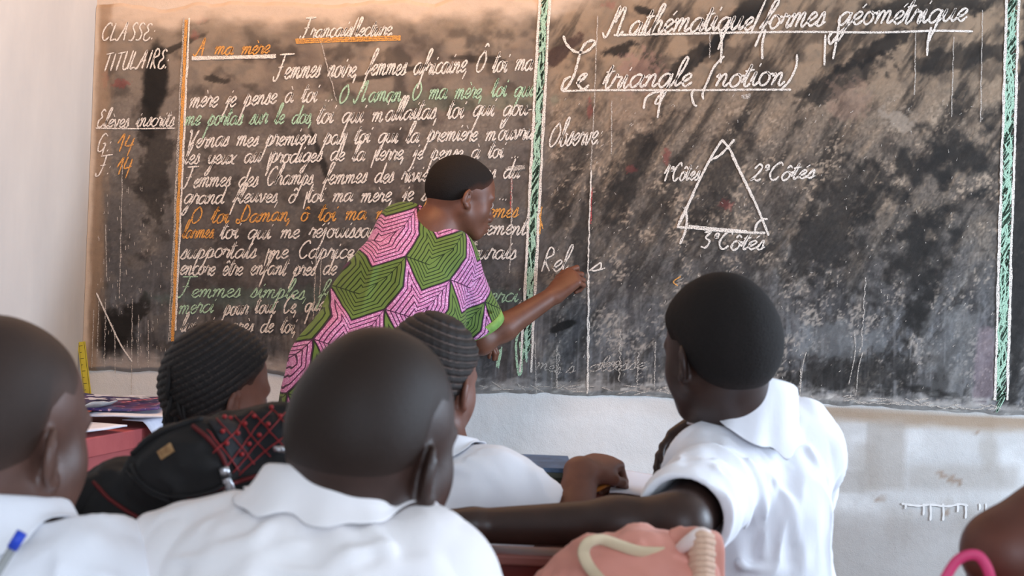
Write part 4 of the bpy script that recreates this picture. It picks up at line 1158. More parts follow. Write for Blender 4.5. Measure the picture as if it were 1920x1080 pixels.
# ---- girl with braids on the left
hd = Head(P(408, 745, 2.0), rotm(-48, -4, 3), .90, .86, lng=.86)
gl, _, _ = person('girl with thin braids behind the black backpack, head turned to the right', hd,
    P(418, 862, 2.0), P(335, 950, 2.03), P(500, 950, 1.94), V(-.48, 1.82, .50), (.35, 1, 0),
    [dict(e=P(320, 1090, 2.06), w=P(380, 985, 2.2), f=(.5, 1, 0), n=(0, 0, -1), side=1, curl=(14, 20, 14)),
     dict(e=P(560, 1100, 2.0), w=P(540, 985, 2.16), f=(-.3, 1, 0), n=(0, 0, -1), side=-1, curl=(14, 20, 14))],
    (-.48, 1.82, 0), SHIRT, SK_C, chest=(.1, .1), sh_r=.042, neck=.036, res=.005, sres=.007,
    coll=dict(c=P(418, 868, 2.0), axis=(.02, .15, 1), fwd=(.3, 1, 0), rx=.05, ry=.05))
def rows_for(h, a0, a1, n, amp, scalp, sp=9):
    """cornrow ridges: parallel rows combed over the skull; returns displacement and scalp-line mask"""
    R = h.R; s = h.s
    def phase(q):
        e = ((q - h.c) @ R) / s
        t = e @ a1; ph = (e @ a0) * n + 1.1 * np.sin(t * 16 + 1) + .5 * np.sin(t * 37)
        return ph, t
    def add(S):
        def f(q):
            ph, t = phase(q)
            rr = np.abs(np.sin(ph)) ** .7
            return -(rr - .5 + .12 * np.sin(t * 420 + np.floor(ph / math.pi) * 2)) * amp
        S.fn(f, h.c, .25, 'a')
    def mask(v):
        ph, t = phase(v)
        return (1 - sstep(.12, .42, np.abs(np.sin(ph)))) * (.35 + .65 * vnoise(v * 90., 4))
    return add, mask, scalp
def girl_hairline(x, y, z):
    zl = np.interp(y, [-.13, -.07, -.03, -.008, .012, .03, .05, .075, .1], [-.060, -.055, -.040, .004, .022, .030, .050, .07, .084])
    return (zl - z) * .8
hr = hair_cap(hd, gl, HR_B, .009, girl_hairline, .0026, rows=rows_for(hd, hd.R.T @ unit(V(-.55, -.1, .84)), hd.R.T @ unit(V(.84, 0, .55)), 290, .0028, (78, 66, 60)), col='braid', skin_c=(80, 52, 42))
hr['label'] = 'dark hair combed in braided rows'
R0 = random.Random(3)
for k in range(34):
    a = math.radians(R0.uniform(150, 262)); el = R0.uniform(.1, 1.0)
    st = V(math.sin(a) * .076, math.cos(a) * .094, .05 * el)
    p0 = hd.w(*st); down = R0.uniform(.05, .105)
    out = hd.R @ unit(V(st[0], st[1], 0))
    pth = catmull([p0 - out * .004, p0 + out * .009 + V(0, 0, -.02), p0 + out * .006 + V(R0.uniform(-.006, .006), 0, -.02 - down * .6), p0 + out * R0.uniform(-.004, .008) + V(R0.uniform(-.014, .014), 0, -.025 - down)], n=7)
    rad = [.0034 + .0007 * math.sin(i * 2.4) for i in range(len(pth))]; rad[-1] = .002
    b = tube('braid', pth, rad, HR_B, gl, 7); flat_tint(b, 'braid')
# a few loose thin ends hanging at the nape on the left
for (x, y, dx, L) in ((322, 742, -8, 52), (330, 748, 12, 50), (342, 752, 4, 46), (318, 700, -4, 60)):
    pth = catmull([P(x, y - 12, 1.93), P(x + dx * .4, y + L * .3, 1.92), P(x + dx, y + L * .7, 1.92), P(x + dx * 1.4 + 8, y + L, 1.93)], n=8)
    flat_tint(tube('braid', pth, [.0036, .0034, .003, .0018], HR_B, gl, 6), 'braid')
rebase(gl)

# ---- girl in the middle
hd = Head(P(806, 722, 2.0), rotm(-26, -3, 4), .89, .90, lng=.92)
gm, _, _ = person('girl with cornrows in front of the teacher, white shirt, fist raised over her exercise book', hd,
    P(822, 850, 1.97), P(690, 945, 2.02), P(925, 925, 1.92), V(-.10, 1.78, .50), (.15, 1, 0),
    [dict(e=P(640, 1060, 2.0), w=P(760, 985, 2.12), f=(.6, 1, 0), n=(0, 0, -1), side=1, curl=(14, 20, 14)),
     dict(e=P(1066, 1015, 1.93), w=P(1090, 886, 2.00), f=(.56, .72, .14), n=(-.10, .12, -1), side=-1, sz=.80, slen=.62, slr=(.058, .058), r=(.038, .033, .034, .026),
          cur2=((62, 72, 40), (66, 75, 45), (66, 75, 45), (62, 70, 45)), thumb=(25, 5))],
    (-.10, 1.82, 0), SHIRT, SK_C, chest=(.105, .105), sh_r=.043, neck=.036, res=.0032, sres=.0045, gap=.014,
    coll=dict(c=P(820, 858, 1.97), axis=(.12, .15, 1), fwd=(.15, 1, 0), rx=.050, ry=.050, stand=.026, fall=.045, flare=.02),
    folds=[([P(830, 870, 1.88), P(900, 890, 1.87), P(980, 940, 1.88)], .009, .006), ([P(800, 930, 1.87), P(850, 932, 1.87), P(900, 950, 1.86)], .006, .008),
           ([P(880, 860, 1.88), P(930, 900, 1.86), P(950, 960, 1.87)], .008, .005)])
hr = hair_cap(hd, gm, HR_B, .0065, girl_hairline, .0024, rows=rows_for(hd, hd.R.T @ unit(V(.28, -.1, .95)), hd.R.T @ unit(V(.95, 0, -.28)), 265, .0030, (112, 94, 86)), col='corn', skin_c=(84, 56, 46))
hr['label'] = 'dark hair plaited in cornrows'; rebase(gm)

# ---- boy on the right with his arm stretched along the desk behind him
hd = Head(P(1350, 668, 1.76), rotm(27, -4, -5), .885, .92, lng=.92)
rb, _, _ = person('boy in bright white shirt, bare arm stretched back along the red backrest', hd,
    P(1400, 792, 1.80), P(1350, 893, 1.77), P(1488, 848, 1.86), V(.37, 1.80, .48), (-.55, 1, 0),
    [dict(e=P(1274, 980, 1.55), w=P(885, 986, 1.60), f=(-1, .02, -.02), n=(-.05, -.35, -1), side=-1, sz=.95, slen=.90, slr=(.054, .051), r=(.042, .037, .030, .021), curl=(14, 20, 16), thumb=(30, 12)),
     dict(e=P(1470, 960, 2.12), w=P(1326, 786, 2.02), f=(-.80, -.05, -.56), n=(.25, -.55, -.7), side=-1, sz=.76, r=(.036, .030, .029, .021), curl=(22, 26, 20), thumb=(20, 5))],
    (.37, 1.82, 0), SHIRT, SK_B, chest=(.098, .108), depth=.74, sh_r=.045, neck=.040, res=.0032, sres=.0038, gap=.012, nz=(.013, 11),
    coll=dict(c=P(1402, 780, 1.80), axis=(.10, .22, 1), fwd=(-.5, 1, -.05), rx=.056, ry=.056, stand=.036, fall=.042, flare=.016, gap=50),
    folds=[([P(1420, 800, 1.70), P(1450, 860, 1.70), P(1480, 940, 1.72), P(1490, 1010, 1.73)], .008, .007),
           ([P(1380, 790, 1.68), P(1410, 860, 1.68), P(1440, 960, 1.70), P(1430, 1040, 1.71)], .008, .007),
           ([P(1330, 840, 1.62), P(1370, 890, 1.64), P(1400, 960, 1.67), P(1390, 1060, 1.70)], .008, .008),
           ([P(1270, 880, 1.60), P(1320, 900, 1.61), P(1350, 950, 1.64), P(1345, 1010, 1.66)], .007, .008),
           ([P(1520, 830, 1.78), P(1535, 900, 1.78), P(1500, 1000, 1.75), P(1440, 1060, 1.72)], .008, .006),
           ([P(1550, 900, 1.80), P(1548, 980, 1.80), P(1520, 1060, 1.78)], .007, .005),
           ([P(1340, 1040, 1.70), P(1400, 1062, 1.70), P(1480, 1066, 1.73), P(1550, 1040, 1.78)], .007, .008),
           ([P(1500, 790, 1.76), P(1480, 830, 1.74), P(1485, 870, 1.74)], .006, .006),
           ([P(1390, 850, 1.66), P(1430, 852, 1.68), P(1520, 850, 1.74)], .004, .003)])
hair_cap(hd, rb, HR, .0075, crop_hairline, .003, skin_c=(50, 36, 30), soft=.022); rebase(rb)

# ---- child at the right edge, mostly outside the picture
hd = Head(P(2290, 640, 1.25), rotm(20, 0, 0), .93)
re_, _, _ = person('person at the right edge of the photo, only a bare bent elbow in view', hd,
    P(2290, 800, 1.25), P(2120, 890, 1.16), P(2440, 890, 1.30), V(.72, 1.12, .48), (-.2, 1, 0),
    [dict(e=P(1885, 1035, 1.12), w=P(1935, 1220, 1.30), f=(-.1, 1, -.2), n=(0, 0, -1), side=1, slen=.35, r=(.046, .036, .037, .024), curl=(14, 20, 14)),
     dict(e=P(2560, 1120, 1.30), w=P(2400, 1200, 1.45), f=(-.5, 1, 0), n=(0, 0, -1), side=-1, curl=(14, 20, 14))],
    (.72, 1.1, 0), SHIRT, skin('skin_red_brown', rgb(84, 44, 32)[:3], rgb(98, 52, 38)[:3], .5), res=.005, sres=.008,
    coll=dict(c=P(2290, 805, 1.25), axis=(0, .15, 1), fwd=(-.2, 1, 0), rx=.056, ry=.056))
hair_cap(hd, re_, HR_S, .003, std_hairline, .005); rebase(re_)
# ---- the teacher
def wax_print():
    m = M('wax_print_cloth', (.3, .5, .1), .75, .25)
    geo = m.n('ShaderNodeTexCoord'); sx = m.n('ShaderNodeSeparateXYZ'); m.l(geo.outputs['Object'], sx.inputs[0])
    x, z, y = sx.outputs[0], sx.outputs[2], sx.outputs[1]
    A = lambda a, b: m.math('ADD', a, b)
    X = lambda a, b: m.math('MULTIPLY', a, b)
    wob = X(m.math('SUBTRACT', m.noise(7, 2), .5), .03)
    xx = A(A(x, X(y, .35)), wob)
    # rotate the cloth with the torso, about 25 degrees
    ca, sa = math.cos(math.radians(-24)), math.sin(math.radians(-24))
    u = A(X(xx, ca), X(z, sa)); v = A(X(xx, -sa), X(z, ca))
    u = A(X(u, 1 / .150), 20.32); v = A(X(v, 1 / .165), 20.1)
    tri = m.n('ShaderNodeMath', operation='PINGPONG'); m.l(u, tri.inputs[0]); tri.inputs[1].default_value = .5
    tri2 = m.n('ShaderNodeMath', operation='PINGPONG'); m.l(v, tri2.inputs[0]); tri2.inputs[1].default_value = .5
    v2 = A(v, X(tri.outputs[0], .85)); u2 = A(u, X(tri2.outputs[0], -.32))
    fu = m.math('FLOOR', u2); fv = m.math('FLOOR', v2)
    par = m.n('ShaderNodeMath', operation='PINGPONG'); m.l(A(fu, fv), par.inputs[0]); par.inputs[1].default_value = 1
    fru = m.math('FRACT', u2); frv = m.math('FRACT', v2)
    du = m.math('MINIMUM', fru, m.math('SUBTRACT', 1, fru)); dv = m.math('MINIMUM', frv, m.math('SUBTRACT', 1, frv))
    d = m.math('MINIMUM', du, dv)
    # wide plain borders then concentric lines
    ln = m.math('FRACT', X(d, 13))
    line = m.math('LESS_THAN', ln, .27)
    edge = m.math('LESS_THAN', d, .014)
    inner = m.math('GREATER_THAN', d, .43)
    line = m.math('MULTIPLY', line, m.math('SUBTRACT', 1, inner))
    line = m.math('MAXIMUM', line, edge)
    # crease lines on the cell axes
    dia = m.math('LESS_THAN', m.math('ABSOLUTE', m.math('SUBTRACT', fru, frv)), .012)
    line = m.math('MAXIMUM', line, dia)
    sp = m.ramp(m.noise(240, 2), [(.50, (0, 0, 0)), (.60, (1, 1, 1))])
    pink = m.mix(sp, rgb(180, 110, 156)[:3], rgb(218, 170, 208)[:3])
    bl = m.noise(6, 2)
    green = m.mix(bl, rgb(84, 108, 50)[:3], rgb(102, 126, 62)[:3])
    c = m.mix(m.math('SUBTRACT', 1, par.outputs[0]), pink, green)
    dark = m.mix(m.math('SUBTRACT', 1, par.outputs[0]), rgb(66, 24, 62)[:3], rgb(26, 44, 18)[:3])
    m.base(m.mix(line, c, dark))
    m.bump(m.noise(16, 4, .6, m.co((1, 1, .45))), .008, .5)
    m.b.inputs['Sheen Weight'].default_value = .1
    return m.m
WAX = wax_print()
hd = Head(P(864, 372, 3.80), rotm(-67, -12, 2), 1.01, child=False)
SR_ = P(836, 488, 3.76); E_ = P(903, 641, 3.88); W_ = P(1040, 552, 3.98)
hard = dict(e=E_, w=W_, f=(.62, .10, .62), n=(.35, .80, -.42), side=1, sz=.96, r=(.050, .040, .041, .027), slen=.80, slr=(.078, .088),
            cur2=((40, 70, 25), (58, 80, 35), (66, 85, 40), (70, 85, 40)), thumb=(35, 25))
def hem(T):
    T.cone(P(735, 600, 3.68), P(668, 770, 3.60), .178, .195, .06, ((0, 1, 0), .6))
    T.cone(P(640, 700, 3.60), P(640, 770, 3.58), .14, .16, .05, ((0, 1, 0), .6))
    T.cone(P(760, 425, 3.80), P(745, 520, 3.72), .055, .11, .06, ((0, 1, 0), .8))
te, _, so = person('man in a green and pink patterned shirt bending to write on the blackboard', hd,
    P(815, 428, 3.78), P(752, 446, 3.86), SR_, P(690, 745, 3.60), (.15, 1, 0),
    [dict(e=P(735, 600, 3.98), w=P(850, 640, 4.02), f=(1, .05, .1), n=(0, .2, -1), side=1, sz=.96, r=(.050, .040, .041, .027), slen=.7, slr=(.07, .08)), hard],
    (P(690, 745, 3.60)[0], 3.6, 0), WAX, SK_T, chest=(.135, .150), depth=.62, sh_r=.058, neck=.054, res=.0042, sres=.0045, gap=.018, nz=(.008, 8), hem=hem,
    folds=[([P(800, 560, 3.62), P(760, 600, 3.60), P(720, 620, 3.58)], .012, .010), ([P(810, 540, 3.64), P(820, 580, 3.66), P(830, 620, 3.68)], .010, -.014),
           ([P(760, 480, 3.60), P(745, 560, 3.58), P(740, 640, 3.57)], .014, .008), ([P(700, 500, 3.60), P(680, 580, 3.57), P(665, 660, 3.55)], .012, .008),
           ([P(860, 480, 3.70), P(880, 540, 3.72), P(905, 590, 3.76)], .010, .007), ([P(840, 500, 3.68), P(850, 560, 3.69), P(870, 620, 3.72)], .010, .007)],
    legs=dict(k={-1: V(P(690, 745, 3.6)[0] - .11, 3.68, .47), 1: V(P(690, 745, 3.6)[0] + .11, 3.68, .47)},
              a={-1: V(P(690, 745, 3.6)[0] - .12, 3.60, .075), 1: V(P(690, 745, 3.6)[0] + .12, 3.62, .075)}))
hair_cap(hd, te, HR, .0035, crop_hairline, .0035, skin_c=(92, 56, 42), soft=.02)
# green hem band around the sleeve opening
u_ = unit(E_ - SR_); L_ = np.linalg.norm(E_ - SR_); c_ = SR_ + u_ * L_ * .80
a_ = unit(np.cross(u_, V(0, 1, 0))); b_ = np.cross(u_, a_)
ring = [c_ - u_ * .008 + (a_ * math.cos(t) + b_ * math.sin(t)) * (.0925 + .003 * math.sin(3 * t)) for t in np.linspace(0, 2 * math.pi, 41)]
bm = bmesh.new()
r0 = [bm.verts.new(Vector(q - u_ * .016)) for q in ring[:-1]]; r1 = [bm.verts.new(Vector(q + u_ * .012)) for q in ring[:-1]]
for k in range(40): bm.faces.new((r0[k], r0[(k + 1) % 40], r1[(k + 1) % 40], r1[k]))
hb = bm_obj('sleeve_hem', bm, mottled('green_trim', rgb(132, 168, 90)[:3], rgb(112, 150, 74)[:3], 60, .7), te, True)
hb.modifiers.new('s', 'SOLIDIFY').thickness = .005; hb['label'] = 'light green sleeve hem'
rebase(te)
# chalk held in the fingers
tp = hard['tips']; tip = (tp[0][0] + tp[2]) / 2
ch = tube('chalk_stick', [tip + V(.0, .0, 0), tip + V(.022, .030, .004)], .005, M('chalk_piece', rgb(240, 236, 228)[:3], .9, .1).m, None, 10)
tag(ch, 'short white chalk stick held in the teacher\'s fingers', 'chalk')
# ------------------------------------------------------------------ furniture
RED = mottled('red_desk_paint', rgb(178, 92, 92)[:3], rgb(160, 76, 78)[:3], 5, .5, .001, 60)
RED_D = mottled('worn_red_wood', rgb(128, 50, 42)[:3], rgb(104, 40, 34)[:3], 7, .42, .0012, 70, stretch=(.3, 3, 3))
RED_T = mottled('worn_red_wood_lit_top', rgb(150, 96, 86)[:3], rgb(122, 64, 56)[:3], 9, .38, .001, 70, stretch=(.3, 3, 3))  # paler copy for top faces, the light on them put into the colour
def school_desk(x0, x1, y0, y1, z, label, group='school desks'):
    t = thing('school_desk', label, 'desk', ((x0 + x1) / 2, (y0 + y1) / 2, 0), group)
    n = 2; wdt = (y1 - y0) / n
    for k in range(n):
        box('top_board', (x0, y0 + k * wdt + .001, z - .022), (x1, y0 + (k + 1) * wdt - .001, z), RED_T, t, .003)
    box('front_panel', (x0 + .03, y0 + .03, z - .14), (x1 - .03, y0 + .048, z - .023), RED_D, t, .002)
    box('shelf', (x0 + .03, y0 + .05, z - .16), (x1 - .03, y1 - .03, z - .142), RED_D, t, .002)
    for x in (x0 + .04, x1 - .085):
        for y in (y0 + .05, y1 - .075):
            box('leg', (x, y, 0), (x + .045, y + .045, z - .162), RED_D, t, .003)
    box('foot_rail', (x0 + .087, (y0 + y1) / 2 - .02, .10), (x1 - .087, (y0 + y1) / 2 + .02, .14), RED_D, t, .003)
    rebase(t); return t
def bench(x0, x1, y0, y1, zs, label, back=None, group='benches'):
    t = thing('bench', label, 'bench', ((x0 + x1) / 2, (y0 + y1) / 2, 0), group)
    box('seat', (x0, y0, zs - .03), (x1, y1, zs), RED_D, t, .004)
    for x in (x0 + .05, x1 - .095):
        for y in (y0 + .03, y1 - .075):
            box('leg', (x, y, 0), (x + .045, y + .045, zs - .031), RED_D, t, .003)
    if back:
        yb0, yb1, zb0, zb1 = back
        box('backrest', (x0, yb0, zb0), (x1, yb1, zb1), RED_D, t, .004)
        box('backrest_cap', (x0 - .004, yb0 - .022, zb1 + .001), (x1 + .004, yb1 + .012, zb1 + .014), RED_T, t, .003)
        for x in (x0 + .10, x1 - .145):
            box('backrest_post', (x, yb1 + .001, .0), (x + .045, yb1 + .04, zb1 - .01), RED_D, t, .003)
    rebase(t); return t
school_desk(-.92, .30, 1.24, 1.50, .66, 'red wooden school desk of the front row, bags lying on it')
school_desk(-.60, .44, 2.00, 2.31, .775, 'red wooden school desk under the raised fist and the open exercise book')
bench(-.95, .30, .92, 1.18, .43, 'bench under the two boys with shaved heads')
bench(-.66, .235, 1.70, 1.93, .43, 'bench with a red backrest below the outstretched bare arm', (1.575, 1.60, .48, .762))
box_b = bench(.24, .62, 1.68, 1.93, .43, 'short bench under the boy in the bright white shirt')
bench(.45, 1.05, .98, 1.26, .43, 'bench at the right edge beyond the picture')

# teacher's desk, standing aslant by the left wall
a = Vector((-.985, 2.60, -.03)); ang = math.radians(-14.5)
TD = thing('teacher_desk', 'pinkish red wooden desk by the left wall, covered with papers and magazines', 'desk', (a[0], a[1], 0))
MT = Matrix.Translation(a) @ Matrix.Rotation(ang, 4, 'Z')
def tb(name, lo, hi, mat=RED, bev=.003, par=TD): return box(name, lo, hi, mat, par, bev, MT)
tb('desk_top', (-.345, 0, .715), (0, 1.05, .76))
tb('drawer_front', (-.03, .02, .628), (-.012, .50, .7145))
tb('side_panel', (-.33, .02, .60), (-.032, .04, .7145)); tb('inner_panel', (-.33, .48, .60), (-.032, .50, .7145), RED_D)
tb('back_panel', (-.33, .502, .60), (-.31, 1.03, .7145), RED_D)
tb('shelf', (-.33, .02, .42), (-.012, .50, .44), RED_D)
for (x, y) in ((-.055, .03), (-.34, .03), (-.055, .96), (-.34, .96)):
    tb('leg', (x, y, .03), (x + .045, y + .045, .418 if y < .5 else .714), RED)
tb('shelf_post', (-.055, .44, .441), (-.012, .478, .60), RED_D); tb('shelf_post', (-.055, .02, .441), (-.012, .06, .60), RED_D)
rebase(TD)
PAPER = mottled('white_paper', rgb(226, 226, 236)[:3], rgb(210, 212, 224)[:3], 30, .7)
PAPER2 = mottled('grey_newsprint', rgb(196, 194, 192)[:3], rgb(140, 140, 140)[:3], 120, .8, stretch=(1, 4, 1))
def td(x, y, z=0): return np.array(MT @ Vector((x, y, z)))
# standing exercise books on the desk's shelf
nb_ = 0; ORD = 'first second third fourth fifth sixth seventh eighth ninth tenth eleventh twelfth thirteenth fourteenth fifteenth sixteenth seventeenth eighteenth nineteenth twentieth'.split()
R1 = random.Random(5); y = .07
while y < .42:
    th = R1.uniform(.014, .022); hh = R1.uniform(.13, .145)
    g = R1.choice(((206, 204, 206), (166, 166, 170), (120, 120, 124), (214, 212, 216), (190, 160, 150)))
    if nb_ == 1: g = (222, 136, 40)
    if nb_ in (2, 3): g = (222, 222, 226)
    b = box('exercise_book', (-.20, y, .441), (-.024, y + th, .441 + hh), mottled('cover', rgb(*g)[:3], rgb(*[c * .8 for c in g])[:3], 40, .7), None, .001, MT)
    tag(b, ORD[nb_] + ' exercise book from the near end, standing under the teacher\'s desk top', 'book', 'exercise books under the teacher\'s desk'); nb_ += 1
    y += th + .0012
def sheet(name, c, w, h, rot, z, mat, amp=.006, thick=.0008, droop=None, seed=1, label='', cat='paper', n=14, group=None, par=None):
    """a loose sheet with curl; c desk-local centre"""
    u = np.linspace(-.5, .5, n); A, B = np.meshgrid(u, u, indexing='ij')
    r = math.radians(rot)
    X = c[0] + (A * w) * math.cos(r) - (B * h) * math.sin(r); Y = c[1] + (A * w) * math.sin(r) + (B * h) * math.cos(r)
    Z = z + amp * (fbm(np.stack([A * 2 + seed, B * 2], -1), seed, 2)) + amp * 1.2 * (np.abs(A) * 2) ** 3 * math.sin(seed)**2
    if droop:       # hangs over the desk edge (local x > 0)
        over = np.maximum(X - .004, 0)
        Z = Z - over * droop; X = X - over * (.35 * droop)
    v = [tuple(td(X[i, j], Y[i, j], Z[i, j])) for i in range(n) for j in range(n)]
    f = [(i * n + j, i * n + j + 1, (i + 1) * n + j + 1, (i + 1) * n + j) for i in range(n - 1) for j in range(n - 1)]
    o = mesh_np(name, v, f, mat, par, True)
    md = o.modifiers.new('s', 'SOLIDIFY'); md.thickness = thick; md.offset = 1
    if par is None: tag(o, label, cat, group)
    return o
sheet('newspaper', (-.17, .22), .30, .26, 8, .7625, PAPER2, .006, .003, seed=2, label='folded newsprint lying lowest on the near end of the teacher\'s desk', cat='newspaper')
sheet('newspaper', (-.14, .30), .28, .20, -6, .774, PAPER, .008, .004, seed=3, label='white folded paper bundle above the newsprint on the teacher\'s desk', cat='newspaper')
sheet('newspaper', (-.20, .42), .22, .20, 12, .785, PAPER2, .022, .002, seed=5, label='crumpled grey paper heap beside the peach sheet', cat='paper')
sheet('paper_sheet', (-.26, .34), .16, .22, 20, .790, mottled('peach_paper', rgb(226, 186, 156)[:3], rgb(216, 172, 142)[:3], 20, .7), .03, seed=8, label='peach coloured curled sheet at the foot of the yellow ruler')
mg = M('magazine_cover', (.1, .1, .3), .35, .5)
n1 = mg.noise(14, 3); n2 = mg.noise(40, 3)
cc = mg.ramp(n1, [(.38, rgb(44, 46, 96)), (.5, rgb(70, 52, 104)), (.62, rgb(112, 50, 84)), (.75, rgb(50, 70, 130))])
mg.base(mg.mix(mg.ramp(n2, [(.62, (0, 0, 0)), (.66, (1, 1, 1))]), cc, rgb(190, 150, 170)[:3]))
MAG = sheet('magazine', (-.15, .60), .24, .30, 22, .800, mg.m, .008, .006, seed=4, label='glossy blue and purple magazine with pale flowers lying open on the papers', cat='magazine')
# pale flowers and a line of pink print on the magazine
def on_mag(name, pts, mat, up=.0125):
    bm = bmesh.new()
    vs = [bm.verts.new(Vector(td(-.15 + p[0], .60 + p[1], .800 + up + .004))) for p in pts]
    bm.faces.new(vs); return bm_obj(name, bm, mat, MAG)
fl = mottled('flower_print', rgb(206, 206, 216)[:3], rgb(180, 184, 200)[:3], 60, .5)
for (x, y, r) in ((-.02, -.07, .026), (-.055, .01, .026), (.035, -.04, .02), (.02, .05, .024), (.06, .02, .016)):
    on_mag('flower_print', [(x + r * (1 + .35 * math.cos(5 * t)) * math.cos(t), y + r * (1 + .35 * math.cos(5 * t)) * math.sin(t)) for t in np.linspace(0, 2 * math.pi, 41)[:-1]], fl)
lp = M('print_pink', rgb(216, 120, 130)[:3], .6).m
for k in range(9):
    on_mag('print_line', [(.075 + .002 * k, -.11 + k * .022), (.083 + .002 * k, -.11 + k * .022), (.083 + .002 * k, -.096 + k * .022), (.075 + .002 * k, -.096 + k * .022)], lp)
sheet('paper_sheet', (-.06, .56), .20, .28, 16, .790, PAPER, .006, .004, seed=6, label='white booklet with a blue edge under the purple magazine')
sheet('paper_sheet', (-.05, .80), .15, .14, 4, .794, mottled('red_paper', rgb(206, 64, 44)[:3], rgb(190, 50, 40)[:3], 20, .5), .004, .002, seed=7, label='orange-red card under the end of the magazine')
sheet('paper_sheet', (.02, .60), .17, .26, 6, .775, PAPER, .007, .0015, droop=.9, seed=9, label='white sheet hanging over the edge of the teacher\'s desk')
sheet('paper_sheet', (.045, .66), .13, .13, 2, .762, mottled('yellow_paper', rgb(226, 226, 120)[:3], rgb(214, 214, 110)[:3], 20, .7), .003, .001, droop=1.6, seed=11, label='pale yellow sheet hanging lowest from the edge of the teacher\'s desk')
f_ = box('folder', (-.115, .92, .7615), (-.10, 1.04, .90), mottled('blue_plastic', rgb(40, 116, 150)[:3], rgb(30, 100, 134)[:3], 10, .35), None, .002, MT)
tag(f_, 'blue plastic folder standing at the far end of the teacher\'s desk', 'folder')

# yellow metre rule standing in the corner
rt, rb_ = P(153, 641, 4.06), P(200, 1050, 4.0)
dr_ = unit(rb_ - rt); rb_ = rt + dr_ * (rt[2] / -dr_[2])
nrm = unit(np.cross(dr_, V(0, 1, 0)))
def rule_box(name, s0, s1, w0, w1, y0, y1, mat, par):
    bm = bmesh.new(); yv = unit(np.cross(nrm, dr_))
    if yv[1] > 0: yv = -yv
    pts = []
    for s in (s0, s1):
        for wv in (w0, w1):
            for q in (y0, y1): pts.append(bm.verts.new(Vector(rt + dr_ * s + nrm * wv + yv * q)))
    for f in ((0, 1, 3, 2), (4, 6, 7, 5), (0, 4, 5, 1), (2, 3, 7, 6), (0, 2, 6, 4), (1, 5, 7, 3)): bm.faces.new([pts[i] for i in f])
    return bm_obj(name, bm, mat, par)
Lr = np.linalg.norm(rb_ - rt)
YEL = mottled('yellow_rule', rgb(206, 190, 66)[:3], rgb(190, 172, 56)[:3], 20, .5)
ru = rule_box('ruler', 0, Lr, -.012, .012, 0, .004, YEL, None)
tag(ru, 'yellow metre ruler standing upright in the corner of the room', 'ruler')
DKP = M('rule_print', rgb(70, 60, 30)[:3], .7).m
rule_box('edge_line', .002, Lr, .0085, .0095, .0042, .0046, DKP, ru); rule_box('edge_line', .002, Lr, -.0085, -.0078, .0042, .0046, DKP, ru)
for k in range(14):
    rule_box('tick', .012 + k * .02, .0136 + k * .02, -.008, -.002 if k % 2 else .003, .0042, .0046, DKP, ru)

# ------------------------------------------------------------------ things traced onto soft surfaces
def trace(S, px, py, y0=.8, y1=2.2, off=.0):
    o = V(0, 0, CZ); d = unit(P(px, py, 1.0) - o); t = y0 / d[1]
    for _ in range(90):
        v = S.ev((o + d * t)[None])[0]
        if v < .0004: break
        t += v * .8
        if d[1] * t > y1: return None
    q = o + d * t; e = .002
    g = unit(V(*[S.ev((q + V(*[e if i == j else 0 for j in range(3)]))[None])[0] - v for i in range(3)]))
    return q + g * off
def traced(S, pts, off=.002, n=6, **kw):
    c = catmull([V(x, y) for x, y in pts], n=n)
    out = [trace(S, x, y, off=off, **kw) for x, y in c]
    return [q for q in out if q is not None]
# black backpack lying on the front desk
BPK = thing('backpack', 'black backpack with red piping and a red-stitched quilted panel on the front desk', 'backpack', (-.38, 1.36, .66))
S = Sdf()
S.ell(P(335, 1100, 1.42), (.155, .085, .125), rotm(0, 0, -10), .05)
S.cone(P(215, 960, 1.40), P(330, 1010, 1.40), .036, .06, .03)
S.cone(P(150, 962, 1.42), P(215, 965, 1.40), .022, .036, .03)
S.cone(P(250, 930, 1.42), P(480, 905, 1.44), .034, .075, .04)
S.cone(P(425, 868, 1.44), P(545, 858, 1.46), .050, .058, .03)
S.ell(P(345, 888, 1.38), (.062, .05, .050), rotm(0, 0, -22), .012)
S.ell(P(375, 860, 1.38), (.040, .045, .036), rotm(0, 0, -22), .02)
def flo(p): return .662 - p[:, 2]
noise_disp(.006, 20, 9, P(340, 960, 1.42), .5, S, (1, 1, 1))
S.fn(flo, P(340, 1000, 1.42), .6, 'i')
CANV = M('black_canvas', rgb(26, 24, 24)[:3], .75, .25); CANV.base(CANV.mix(CANV.noise(8, 4), rgb(18, 17, 18)[:3], rgb(36, 33, 32)[:3])); CANV.bump(CANV.noise(700, 2), .0006, .5); CANV = CANV.m
sdf_obj('bag_body', S, .0045, CANV, BPK)
PIPE = M('red_piping', rgb(92, 26, 26)[:3], .7, .3).m
DIA = M('red_stitching', rgb(150, 28, 30)[:3], .6, .4).m
for pts, r in ((((175, 905), (205, 935), (245, 962), (290, 985), (325, 998)), .0022), (((362, 800), (392, 826), (412, 852), (424, 880)), .0024),
               (((432, 906), (470, 896), (510, 886), (548, 880)), .0024), (((350, 932), (390, 922), (428, 908)), .002)):
    q = traced(S, pts, .0015)
    if len(q) > 2: tube('piping', q, r, PIPE, BPK, 6)['label'] = 'dark red piping'
for pts in (((250, 872), (262, 900), (300, 925), (350, 930), (400, 918), (428, 902)), ((248, 852), (285, 822), (335, 800), (378, 786)), ((238, 884), (262, 905), (285, 925), (320, 940))):
    q = traced(S, pts, .001)
    if len(q) > 2: tube('seam', q, .0028, CANV, BPK, 6)
